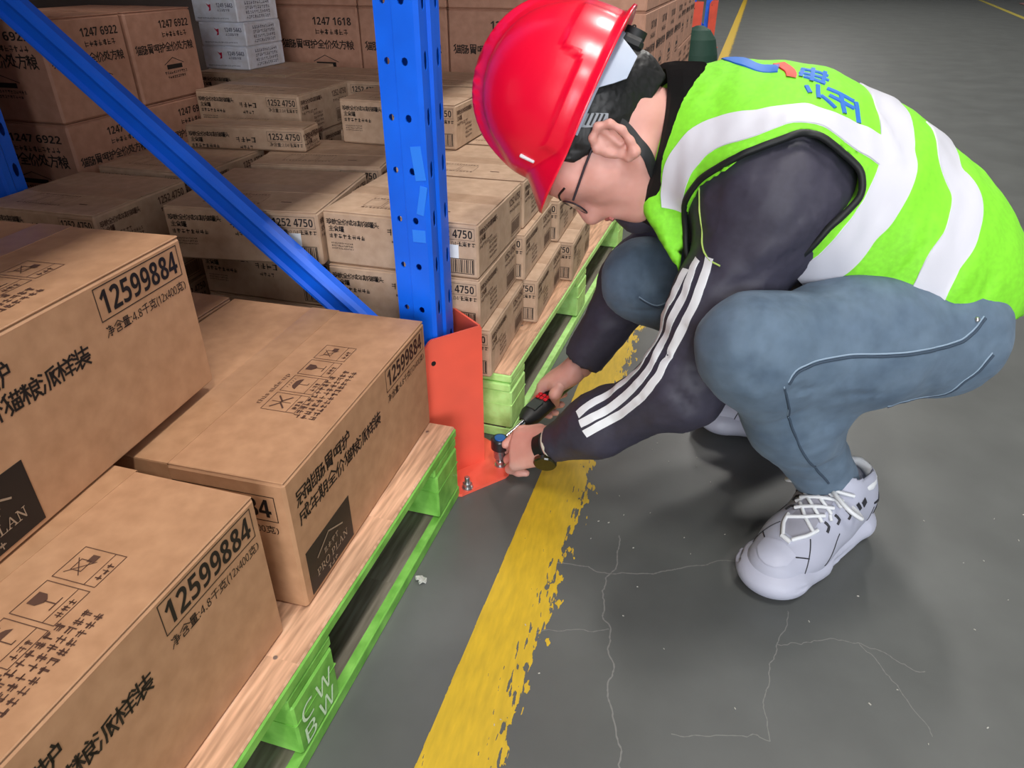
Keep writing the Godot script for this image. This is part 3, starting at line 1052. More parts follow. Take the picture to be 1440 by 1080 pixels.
func second_pallet_cartons() -> void:
	var g := "small cartons stacked on the pallet beyond the post"
	var a := can_carton(0.25)
	var b := can_carton(0.278)
	a.name = "small_carton_first"
	var n := 0
	# each row: proto (0 the shorter, 1 the longer), x of the front right corner, base y, z of the front, turn, label
	var spots := []
	for k in 3:      # bottom and middle layers, column at the aisle
		spots.append([0, 0.006 + 0.022 * k, 0.1505, -0.171 - 0.2535 * k, 0.03, ["front small carton of the bottom row, its lid edge showing beside the orange guard", "second small carton of the bottom row along the aisle", "last small carton of the bottom row, near the bare end of the pale green pallet"][k]])
		spots.append([0, -0.010 + 0.012 * k, 0.2510, -0.161 - 0.2535 * k, 0.02, ["front small carton of the middle row, right behind the blue post", "second small carton of the middle row along the aisle, below the helmet's peak", "last small carton of the middle row, under the worker's chin"][k]])
	for k in 2:
		spots.append([1, -0.011, 0.3515, -0.163 - 0.286 * k, 0.01, ["topmost small carton at the aisle corner, split by the blue post, white sticker beside it", "top small carton behind the corner one, half covered by the red helmet"][k]])
	for l in 2:
		for k in 3:
			var label: String = ["bottom small carton in the dark behind the middle large carton", "middle-layer small carton below the slanting brace, only its print showing"][l]
			if k > 0:
				label = "small carton inside the stack, hidden by the front ones"
			spots.append([0, -0.308, 0.1505 + 0.1005 * l, -0.175 - 0.257 * k, 0.0, label])
			label = ["bottom small carton in deep shade behind the topmost large carton", "shaded middle-layer small carton behind the topmost large carton"][l]
			if k > 0:
				label = "small carton inside the stack, hidden by the front ones"
			spots.append([0, -0.612, 0.1505 + 0.1005 * l, -0.285 - 0.257 * k, 0.0, label])
	spots.append([1, -0.303, 0.3515, -0.142, 0.15, "small carton crossed by the slanting blue brace, white sticker below its number"])
	spots.append([3, -0.664, 0.3515, -0.012, 0.03, "small carton in shade at left, just above the topmost large carton's lid"])
	spots.append([3, -0.664, 0.2510, -0.012, 0.03, "middle-layer small carton under the shaded left one, behind the large cartons"])
	spots.append([3, -0.664, 0.1505, -0.012, 0.03, "bottom small carton under the shaded left one, behind the large cartons"])
	spots.append([3, -0.678, 0.3515, -0.302, 0.0, "small carton behind the shaded left one, at the foot of dark upright cartons"])
	spots.append([0, -0.336, 0.3515, -0.466, 0.18, "small carton in the second row, turned a little, behind the stickered one"])
	spots.append([0, -0.315, 0.3515, -0.790, 0.0, "small carton in the third row, below the raised back layer"])
	spots.append([1, -0.645, 0.3515, -0.770, 0.0, "small carton in the third row at left, below the raised back layer"])
	spots.append([1, -0.011, 0.3515, -0.740, 0.0, "last small carton of the top row, behind the red helmet"])
	# the raised back layer
	spots.append([2, -0.556, 0.4525, -0.535, 0.12, "shallow carton in the middle of the stack, its narrow front printed with a number"])
	spots.append([0, -0.642, 0.4525, -0.668, 0.0, "left small carton of the raised back layer, beside the dark upright cartons"])
	spots.append([0, -0.545, 0.4525, -0.922, 0.0, "rear small carton of the raised back layer, behind the shallow one"])
	spots.append([0, -0.232, 0.4525, -0.655, 0.0, "right small carton of the raised back layer, behind the blue post"])
	spots.append([1, -0.860, 0.4525, -0.965, 0.0, "rear left small carton of the raised back layer, holding up the white cartons"])
	spots.append([0, -0.232, 0.4525, -0.925, 0.0, "rear right small carton of the raised back layer, near the third pallet"])
	var shallow := can_carton(0.085, 0.052)
	for e in spots:
		var src: Node3D = [a, b, shallow, a][e[0]]
		var ln: float = [0.25, 0.278, 0.085, 0.25][e[0]]
		var t: float = e[4]
		var at := Vector3(e[1], e[2], e[3]) + Basis(Vector3.UP, t) * Vector3(-0.1465 * (0.85 if e[0] == 3 else 1.0), 0, -ln / 2)
		var c := dup(src, "small_carton", at, t, e[5], g)
		if e[0] == 3:
			c.scale.x = 0.85
		if "sticker" in e[5] and "stickered" not in e[5]:
			var k := MB.new()
			k.box(Vector3(0.100, 0.048, ln / 2 + 0.0006), Vector3(0.022, 0.024, 0.0008), 0.0)
			obj("sticker", k, M["label_white"], c).set_meta("label", "small white sticker")
		n += 1
	a.queue_free()
	b.queue_free()
	remove_child(a)
	remove_child(b)
	shallow.queue_free()
	remove_child(shallow)


func tall_carton(s: Vector3, number: String, m: Material) -> Node3D:
	var o := thing("upright_carton", "", "carton")
	carton_shell(o, s, m, 0.0045, true, m)
	for k in 2:
		var p := MB.new()
		var w := s.x if k == 0 else s.z
		var f := facing(Vector3.BACK, Vector3.UP, Vector3(-s.x / 2, 0, s.z / 2 + 0.0004)) if k == 0 else facing(Vector3.RIGHT, Vector3.UP, Vector3(s.x / 2 + 0.0004, 0, s.z / 2))
		var h := s.y
		write(p, number, f, w * 0.46, h * 0.80, w * 0.46, h * 0.085)
		small_print(p, f, w * 0.48, h * 0.70, w * 0.42, h * 0.06, 51)
		hanzi(p, "猫肠胃呵护全价处方粮", f, w * 0.05, h * 0.545, w * 0.083, 0.12, 1.06)
		for e in [[Vector2(0.42, 0.40), Vector2(0.56, 0.47)], [Vector2(0.56, 0.47), Vector2(0.72, 0.40)]]:
			p.line(e[0] * Vector2(w, h), e[1] * Vector2(w, h), h * 0.008, f)
		p.rect(w * 0.45, h * 0.345, w * 0.69, h * 0.395, f)
		small_print(p, f, w * 0.40, h * 0.29, w * 0.36, h * 0.035, 52)
		small_print(p, f, w * 0.43, h * 0.24, w * 0.30, h * 0.035, 53)
		obj("print", p, M["ink"], o)
	return o


func back_cartons() -> void:
	# cartons of the next rack, back to back with this one; their printed side shows above the small cartons
	var g := "upright cartons of the rack behind"
	var a := tall_carton(Vector3(0.30, 0.194, 0.222), "1247 6922", M["carton_red"])
	var at := [[-0.265, 2], [-0.497, 3]]
	var n := 0
	var where := ["crossed by the slanting brace", "between the brace and the white cartons"]
	for e in at:
		for l in 3:
			if l < 1:
				continue
			var label: String = "reddish carton %s, %s" % [where[n / 2], ["lowest, half hidden by small cartons", "middle one showing its whole front", "topmost, cut by the picture"][l - 1]]
			dup(a, "upright_carton", Vector3(-0.94 - 0.15, 0.150 + 0.195 * l, e[0] - 0.111), 0.0, label, g)
			n += 1
	for l in [1, 2]:
		dup(a, "upright_carton", Vector3(-1.03 - 0.15, 0.150 + 0.195 * l, -0.170 + 0.111), 0.0, "dim reddish carton at the far left, %s" % ["lowest, behind the left blue post", "with the end of its number showing", "topmost, in deep shade"][l - 1], g)
	a.queue_free()
	remove_child(a)
	pallet(Vector3(-1.015, 0.0, -1.0), 0.0, 1.2, 1.0, M["green"], "pallet of the rack behind, hidden under the reddish cartons", false)
	var base := thing("carton_stack_base", "plain cardboard base under the reddish cartons, out of sight", "carton", Vector3(-1.25, 0.152, -0.30))
	var bm := MB.new()
	bm.box(Vector3(0, 0.096, 0), Vector3(0.44, 0.192, 1.4), 0.004)
	obj("body", bm, M["carton"], base)
	var ld := thing("wrapped_load", "dark wrapped load deep in the rack behind, above the reddish cartons", "load", Vector3(-1.99, 0.151, -0.30))
	var lm := MB.new()
	lm.box(Vector3(0, 0.60, 0), Vector3(0.95, 1.20, 2.4), 0.02)
	obj("body", lm, flat_mat("wrap_dark", Color(0.24, 0.19, 0.17), 0.6), ld)
	# tall cartons on the third pallet: a wall across the bay and a side along the aisle
	var b := tall_carton(Vector3(0.306, 0.276, 0.306), "1247 1618", M["carton_red"])
	var gg := "upright cartons on the third pallet"
	var names := ["left of the blue post", "cut by the blue post", "between the blue post and the helmet", "behind the red helmet"]
	for c in 4:
		for l in 3:
			var rowname: String = ["bottom row, behind the small cartons", "printed row with number and large print", "top row, cut by the picture"][l]
			dup(b, "upright_carton", Vector3(-0.998 + 0.31 * c, 0.1505 + 0.2765 * l, -1.40 - 0.153), 0.0, "upright carton %s, %s" % [names[c], rowname], gg)
	for k in 3:
		for l in 3:
			dup(b, "upright_carton", Vector3(-0.068, 0.1505 + 0.2765 * l, -1.40 - 0.153 - 0.31 * (k + 1)), 0.0, "upright carton along the aisle behind the helmet, %s from front, %s" % [["second", "third", "fourth"][k], ["bottom row", "middle row", "top row"][l]], gg)
	for k in 4:
		for l in 3:
			dup(b, "upright_carton", Vector3(-0.130, 0.1505 + 0.2765 * l, -3.02 - 0.153 - 0.312 * k), 0.0, "far upright carton beyond the worker, fourth pallet, %s from front, %s" % [["first", "second", "third", "last"][k], ["bottom row", "middle row", "top row"][l]], "upright cartons on the fourth pallet")
	b.queue_free()
	remove_child(b)
	# white cartons standing on the raised layer
	var w := thing("white_carton", "", "carton")
	var s := Vector3(0.152, 0.062, 0.19)
	carton_shell(w, s, M["carton_white"], 0.003, true, M["carton_white"])
	var f := facing(Vector3.BACK, Vector3.UP, Vector3(-s.x / 2, 0, s.z / 2 + 0.0004))
	var p := MB.new()
	write(p, "1249 5443", f, 0.085, 0.038, 0.056, 0.011)
	small_print(p, f, 0.086, 0.028, 0.05, 0.007, 61)
	small_print(p, f, 0.012, 0.008, 0.11, 0.004, 62)
	obj("front_print", p, M["ink_grey"], w)
	var q := MB.new()
	q.flat(PackedVector2Array([Vector2(0.050, 0.048), Vector2(0.058, 0.044), Vector2(0.066, 0.046), Vector2(0.064, 0.030), Vector2(0.056, 0.028), Vector2(0.060, 0.036)]), f)
	obj("red_mark", q, M["ink_red"], w)
	var r := facing(Vector3.RIGHT, Vector3.UP, Vector3(s.x / 2 + 0.0004, 0, s.z / 2))
	var t := MB.new()
	for k in 4:
		small_print(t, r, 0.04, 0.044 - k * 0.012, 0.12, 0.009, 70 + k)
	obj("side_print", t, M["ink_grey"], w)
	var wg := "white cartons at the back of the stack"
	dup(w, "white_carton", Vector3(-1.088, 0.553, -1.115), 0.0, "lowest of the white cartons stacked at the back, resting on the brown ones", wg)
	dup(w, "white_carton", Vector3(-1.086, 0.6155, -1.115), 0.02, "middle one of the white cartons stacked at the back", wg)
	dup(w, "white_carton", Vector3(-1.092, 0.678, -1.115), -0.05, "third of the white cartons stacked at the back, near the picture's top", wg)
	dup(w, "white_carton", Vector3(-1.088, 0.7405, -1.115), 0.0, "topmost of the white cartons stacked at the back, above the picture's edge", wg)
	w.queue_free()
	remove_child(w)


func far_things() -> void:
	for k in 2:
		var st := thing("wrapped_load", "wrapped pallet load of the next bay, behind the photographer", "load", Vector3(-0.55, 0, 1.85 + 1.3 * k), 0.0, "wrapped loads behind the photographer")
		var lm := MB.new()
		lm.box(Vector3(0, 0.62, 0), Vector3(0.95, 1.24, 1.12), 0.02)
		obj("body", lm, M["carton"], st)
	guard(-5.30, 0.56, "far orange column guard above the dark green cover, beyond the worker's back")
	guard(-7.95, 0.46, "farthest orange column guard, a small upright mark at the top of the picture")
	var o := thing("covered_bin", "dark green rounded cover standing by the rack far behind the worker", "bin", Vector3(0.03, 0, -4.95))
	var mb := MB.new()
	mb.lathe([Vector2(0.17, 0.0), Vector2(0.165, 0.10), Vector2(0.15, 0.24), Vector2(0.125, 0.34), Vector2(0.08, 0.40), Vector2(0.03, 0.425), Vector2(0.0, 0.43)], 28)
	obj("cover", mb, M["dark_green"], o)
	var rim := MB.new()
	rim.lathe([Vector2(0.168, 0.0), Vector2(0.176, 0.005), Vector2(0.176, 0.03), Vector2(0.166, 0.035)], 28)
	obj("hem", rim, M["rubber"], o)
	var sc := thing("plastic_scrap", "tiny crumpled scrap of clear plastic on the floor beside the near pallet", "scrap", Vector3(0.014, 0.0, 0.213))
	var sm := MB.new()
	for k in 7:
		var g := rng.randf() * TAU
		sm.box(Vector3(cos(g) * 0.004, 0.003, sin(g) * 0.004), Vector3(0.012, 0.0012, 0.008), 0.0004, Basis.from_euler(Vector3(rng.randf() - 0.5, g, rng.randf() - 0.5)))
	obj("crumple", sm, flat_mat("scrap", Color(0.72, 0.72, 0.70), 0.3), sc)
	var pk := thing("pink_sheet", "pinkish sheet lying beyond the far yellow line in the upper right corner", "sheet", Vector3(6.0, 0, -16.5), -0.13)
	var ps := MB.new()
	ps.box(Vector3(0.45, 0.012, 0), Vector3(1.6, 0.024, 6.0), 0.006)
	obj("panel", ps, flat_mat("pink", Color(0.62, 0.45, 0.45), 0.6), pk)


# ---------------------------------------------------------------- smooth bodies: distance fields drawn as surface nets
class Field:
	var a := PackedVector3Array()
	var ba := PackedVector3Array()
	var il := PackedFloat32Array()
	var ra := PackedFloat32Array()
	var dr := PackedFloat32Array()
	var fn := PackedVector3Array()
	var fs := PackedFloat32Array()
	var k := 0.03
	var planes := []            # [point, normal]: keeps the side the normal points away from
	var cuts := []              # [a, b, ra, rb]: tapered capsules taken away
	var hole := PackedVector2Array()      # an outline in x, y cut through for z above hole_z
	var hole_z := 0.0
	var noise: FastNoiseLite = null
	var amp := 0.0
	var squeeze := Vector3.ONE
	var ridges := []            # folds of cloth: [a, b, radius, height]
	var live := PackedInt32Array()

	func bone(p: Vector3, q: Vector3, r0: float, r1: float, n := Vector3.ZERO, s := 1.0) -> void:
		a.append(p)
		ba.append(q - p)
		il.append(1.0 / maxf((q - p).length_squared(), 1e-8))
		ra.append(r0)
		dr.append(r1 - r0)
		fn.append(n)
		fs.append(s - 1.0)
		live.append(live.size())

	func chain(pts: Array, rs: Array, n := Vector3.ZERO, s := 1.0) -> void:
		for i in pts.size() - 1:
			bone(pts[i], pts[i + 1], rs[i], rs[i + 1], n, s)

	func one(i: int, p: Vector3) -> float:
		var w := p - a[i]
		var b := ba[i]
		if fs[i] != 0.0:
			w += fn[i] * (w.dot(fn[i]) * fs[i])
			b += fn[i] * (b.dot(fn[i]) * fs[i])
			var h2 := clampf(w.dot(b) / maxf(b.length_squared(), 1e-8), 0.0, 1.0)
			return ((w - b * h2).length() - ra[i] - dr[i] * h2) / maxf(1.0, 1.0 + fs[i] * 0.5)
		var h := clampf(w.dot(b) * il[i], 0.0, 1.0)
		return (w - b * h).length() - ra[i] - dr[i] * h

	func d(p: Vector3) -> float:
		var r := 1e3
		for i in live:
			var e := one(i, p)
			var h := maxf(k - absf(r - e), 0.0) / k
			r = minf(r, e) - h * h * k * 0.25
		for c in ridges:
			var w: Vector3 = p - c[0]
			var b: Vector3 = c[1] - c[0]
			var h := clampf(w.dot(b) / b.length_squared(), 0.0, 1.0)
			var e: float = (w - b * h).length() / c[2]
			if e < 1.0:
				r -= c[3] * (1.0 - e * e) * (1.0 - e * e) * sin(PI * clampf(h * 0.9 + 0.05, 0.0, 1.0))
		if noise and absf(r) < 0.05:
			r += amp * noise.get_noise_3dv(p * squeeze)
		for c in cuts:
			var w: Vector3 = p - c[0]
			var b: Vector3 = c[1] - c[0]
			var h := clampf(w.dot(b) / maxf(b.length_squared(), 1e-8), 0.0, 1.0)
			r = maxf(r, lerpf(c[2], c[3], h) - (w - b * h).length())
		for c in planes:
			if c.size() < 3 or p.distance_squared_to(c[0]) < c[2] * c[2]:
				r = maxf(r, (p - c[0]).dot(c[1]))
		if hole.size() > 0 and p.z > hole_z - 0.05:
			r = maxf(r, minf(-outline(Vector2(p.x, p.y)), p.z - hole_z))
		return r

	func outline(p: Vector2) -> float:
		var best := 1e9
		var s := 1.0
		var n := hole.size()
		for i in n:
			var u := hole[i]
			var v := hole[(i + n - 1) % n]
			var e := v - u
			var w := p - u
			best = minf(best, (w - e * clampf(w.dot(e) / e.length_squared(), 0.0, 1.0)).length_squared())
			var c1 := p.y >= u.y
			var c2 := p.y < v.y
			var c3 := e.x * w.y > e.y * w.x
			if (c1 and c2 and c3) or (not c1 and not c2 and not c3):
				s = -s
		return s * sqrt(best)

	func all() -> void:
		live = PackedInt32Array(range(a.size()))

	func grad(p: Vector3) -> Vector3:
		var e := 0.0015
		var x := Vector3(e, -e, -e)
		var y := Vector3(-e, -e, e)
		var z := Vector3(-e, e, -e)
		var w := Vector3(e, e, e)
		return (x * d(p + x) + y * d(p + y) + z * d(p + z) + w * d(p + w)).normalized()

	func snap(p: Vector3, off := 0.0) -> Vector3:
		for i in 6:
			var e := d(p) - off
			if absf(e) < 0.0002:
				break
			p -= grad(p) * e * 0.9
		return p

	func mesh(lo: Vector3, hi: Vector3, cell: float, mb: MB = null) -> MB:
		if mb == null:
			mb = MB.new()
		var bl := 4
		var n := Vector3i(((hi - lo) / cell / bl).ceil()) * bl + Vector3i.ONE
		var val := PackedFloat32Array()
		val.resize(n.x * n.y * n.z)
		val.fill(1e3)
		var where := PackedInt32Array()
		where.resize(val.size())
		where.fill(-1)
		var half := cell * bl * 0.5
		var reach := half * 1.732
		var blocks := []
		for bz in (n.z - 1) / bl:
			for by in (n.y - 1) / bl:
				for bx in (n.x - 1) / bl:
					var c := lo + Vector3(bx, by, bz) * cell * bl + Vector3.ONE * half
					var near := 1e3
					var ds := PackedFloat32Array()
					for i in a.size():
						var e := one(i, c)
						ds.append(e)
						near = minf(near, e)
					if absf(near) > reach * 1.5 + k + absf(amp) and near > 0.0:
						continue
					if near < -reach * 1.8 and cuts.is_empty() and hole.is_empty() and planes.is_empty():
						continue
					live = PackedInt32Array()
					for i in a.size():
						if ds[i] < near + k + reach * 3.2:
							live.append(i)
					var any_in := false
					var any_out := false
					for z in bl + 1:
						for y in bl + 1:
							for x in bl + 1:
								var g := ((bz * bl + z) * n.y + by * bl + y) * n.x + bx * bl + x
								if val[g] > 9e2:
									val[g] = d(lo + Vector3(bx * bl + x, by * bl + y, bz * bl + z) * cell)
								if val[g] < 0.0:
									any_in = true
								else:
									any_out = true
					if any_in and any_out:
						blocks.append(Vector3i(bx, by, bz))
		var base := mb.v.size()
		var sx := 1
		var sy := n.x
		var sz := n.x * n.y
		var corner := [0, sx, sy, sx + sy, sz, sx + sz, sy + sz, sx + sy + sz]
		var off := [Vector3(0, 0, 0), Vector3(1, 0, 0), Vector3(0, 1, 0), Vector3(1, 1, 0), Vector3(0, 0, 1), Vector3(1, 0, 1), Vector3(0, 1, 1), Vector3(1, 1, 1)]
		var edges := [[0, 1], [2, 3], [4, 5], [6, 7], [0, 2], [1, 3], [4, 6], [5, 7], [0, 4], [1, 5], [2, 6], [3, 7]]
		all()
		for b in blocks:
			for z in bl:
				for y in bl:
					for x in bl:
						var g: int = ((b.z * bl + z) * n.y + b.y * bl + y) * n.x + b.x * bl + x
						var m := 0
						for j in 8:
							if val[g + corner[j]] < 0.0:
								m |= 1 << j
						if m == 0 or m == 255:
							continue
						var s := Vector3.ZERO
						var c := 0
						for e in edges:
							var v0 := val[g + corner[e[0]]]
							var v1 := val[g + corner[e[1]]]
							if (v0 < 0.0) != (v1 < 0.0):
								s += off[e[0]].lerp(off[e[1]], v0 / (v0 - v1))
								c += 1
						var p := lo + (Vector3(b.x * bl + x, b.y * bl + y, b.z * bl + z) + s / c) * cell
						# the normal from the eight corner values
						var q := Vector3(
							val[g + 1] - val[g] + val[g + sx + sy] - val[g + sy] + val[g + sx + sz] - val[g + sz] + val[g + corner[7]] - val[g + corner[6]],
							val[g + sy] - val[g] + val[g + corner[3]] - val[g + 1] + val[g + corner[6]] - val[g + sz] + val[g + corner[7]] - val[g + corner[5]],
							val[g + sz] - val[g] + val[g + corner[5]] - val[g + 1] + val[g + corner[6]] - val[g + sy] + val[g + corner[7]] - val[g + corner[3]])
						where[g] = mb.vert(p, q.normalized())
		for b in blocks:
			for z in bl:
				for y in bl:
					for x in bl:
						var g: int = ((b.z * bl + z) * n.y + b.y * bl + y) * n.x + b.x * bl + x
						if where[g] < 0:
							continue
						for t in [[sx, sy, sz], [sy, sz, sx], [sz, sx, sy]]:
							if (val[g] < 0.0) == (val[g + t[0]] < 0.0):
								continue
							if g - t[1] - t[2] < 0:
								continue
							var i0 := where[g]
							var i1 := where[g - t[1]]
							var i2 := where[g - t[1] - t[2]]
							var i3 := where[g - t[2]]
							if i1 < base or i2 < base or i3 < base:
								continue
							if val[g] < 0.0:
								mb.face(i0, i1, i2)
								mb.face(i0, i2, i3)
							else:
								mb.face(i0, i2, i1)
								mb.face(i0, i3, i2)
		return mb


func baked(pts: Array, step := 0.006) -> PackedVector3Array:
	var c := Curve3D.new()
	c.bake_interval = step
	var n := pts.size()
	for i in n:
		var t: Vector3 = (pts[mini(i + 1, n - 1)] - pts[maxi(i - 1, 0)]) / 6.0
		c.add_point(pts[i], -t if i > 0 else Vector3.ZERO, t if i < n - 1 else Vector3.ZERO)
	return c.get_baked_points()


func ribbon(f: Field, mb: MB, pts: Array, width: Variant, off := 0.0012, across := 5, step := 0.007) -> void:
	# a band of cloth laid on the surface along a path
	var b := baked(pts, step)
	var m := b.size()
	var rows := []
	for i in m:
		var u := float(i) / (m - 1)
		var w: float = width if width is float else lerpf(width[floori(u * (width.size() - 1) * 0.9999)], width[floori(u * (width.size() - 1) * 0.9999) + 1], fposmod(u * (width.size() - 1) * 0.9999, 1.0))
		var c := f.snap(b[i], off)
		var t := (b[mini(i + 1, m - 1)] - b[maxi(i - 1, 0)]).normalized()
		var s := t.cross(f.grad(c)).normalized()
		var row := []
		for j in across:
			var e := (float(j) / (across - 1) - 0.5) * w
			var q := f.snap(c + s * e, off)
			row.append(mb.vert(q, f.grad(q), Vector2(float(j) / (across - 1), u)))
		var first := mb.v.size()
		var lip := [f.snap(mb.v[row[0]], -0.002), f.snap(mb.v[row[across - 1]], -0.002)]      # the band's edges turn down into the cloth
		mb.vert(lip[0], -s)
		mb.vert(lip[1], s)
		row.append(first)
		row.append(first + 1)
		rows.append(row)
	for i in m - 1:
		var r0: Array = rows[i]
		var r1: Array = rows[i + 1]
		for j in across - 1:
			mb.face(r0[j], r0[j + 1], r1[j + 1])
			mb.face(r0[j], r1[j + 1], r1[j])
		mb.face(r0[across], r0[0], r1[0])
		mb.face(r0[across], r1[0], r1[across])
		mb.face(r0[across - 1], r0[across + 1], r1[across + 1])
		mb.face(r0[across - 1], r1[across + 1], r1[across - 1])


func seam(f: Field, mb: MB, pts: Array, r: float, off := 0.0, step := 0.008) -> void:
	var b := baked(pts, step)
	var q := []
	for p in b:
		q.append(f.snap(p, off))
	mb.tube(q, r, 5)


func patch(f: Field, mb: MB, outline: Array, off := 0.0015, step := 0.006) -> void:
	# a flat print or cloth piece laid on the surface: its outline cut into small triangles and pressed on
	var c := Vector3.ZERO
	for p in outline:
		c += p
	c /= outline.size()
	var n := f.grad(c)
	var ux: Vector3 = (outline[1] - outline[0]).slide(n).normalized()
	var uy := n.cross(ux)
	var poly := PackedVector2Array()
	var lo := Vector2(1e9, 1e9)
	var hi := -lo
	for p in outline:
		var q := Vector2((p - c).dot(ux), (p - c).dot(uy))
		poly.append(q)
		lo = lo.min(q)
		hi = hi.max(q)
	var x := lo.x
	while x < hi.x:
		var y := lo.y
		while y < hi.y:
			var sq := PackedVector2Array([Vector2(x, y), Vector2(x + step, y), Vector2(x + step, y + step), Vector2(x, y + step)])
			for piece in Geometry2D.intersect_polygons(poly, sq):
				var t := Geometry2D.triangulate_polygon(piece)
				var s := mb.v.size()
				for q in piece:
					var w := f.snap(c + ux * q.x + uy * q.y, off)
					mb.vert(w, f.grad(w))
				for i in range(0, t.size(), 3):
					var e: Vector2 = piece[t[i]]
					if (piece[t[i + 1]] - e).cross(piece[t[i + 2]] - e) > 0:
						mb.face(s + t[i], s + t[i + 1], s + t[i + 2])
					else:
						mb.face(s + t[i], s + t[i + 2], s + t[i + 1])
			y += step
		x += step


# ---------------------------------------------------------------- the worker
# joints in the pose of the photograph: a deep squat facing the rack, both hands down at the bolt
const HIP_L := Vector3(0.715, 0.385, -0.125)
const HIP_R := Vector3(0.700, 0.385, -0.350)
const KNEE_L := Vector3(0.444, 0.402, 0.070)
const KNEE_R := Vector3(0.266, 0.352, -0.245)
const ANKLE_L := Vector3(0.616, 0.095, -0.088)
const ANKLE_R := Vector3(0.600, 0.100, -0.402)
const SHOULDER_L := Vector3(0.440, 0.556, -0.065)
const SHOULDER_R := Vector3(0.420, 0.550, -0.350)
const ELBOW_L := Vector3(0.362, 0.290, -0.004)
const ELBOW_R := Vector3(0.248, 0.336, -0.292)
const WRIST_L := Vector3(0.154, 0.104, -0.054)
const WRIST_R := Vector3(0.158, 0.152, -0.262)
const HEAD := Vector3(0.2028, 0.611, -0.1161)
const FACE := Vector3(-0.3436, -0.9138, 0.2166)
const CROWN := Vector3(-0.9303, 0.3627, 0.0544)
const LEFT := Vector3(0.1283, 0.1828, 0.9747)
const SPINE := [Vector3(0.338, 0.584, -0.200), Vector3(0.450, 0.567, -0.205), Vector3(0.550, 0.517, -0.210), Vector3(0.640, 0.447, -0.225), Vector3(0.690, 0.405, -0.235)]
const SPINE_R := [0.112, 0.132, 0.138, 0.143, 0.140]

var jeans: Field
var jacket: Field
var vest: Field
var shoe_upper: Field
var shoe_sole: Field


func body_noise(sd: int, freq: float) -> FastNoiseLite:
	var f := FastNoiseLite.new()
	f.seed = sd
	f.frequency = freq
	f.fractal_octaves = 2
	return f


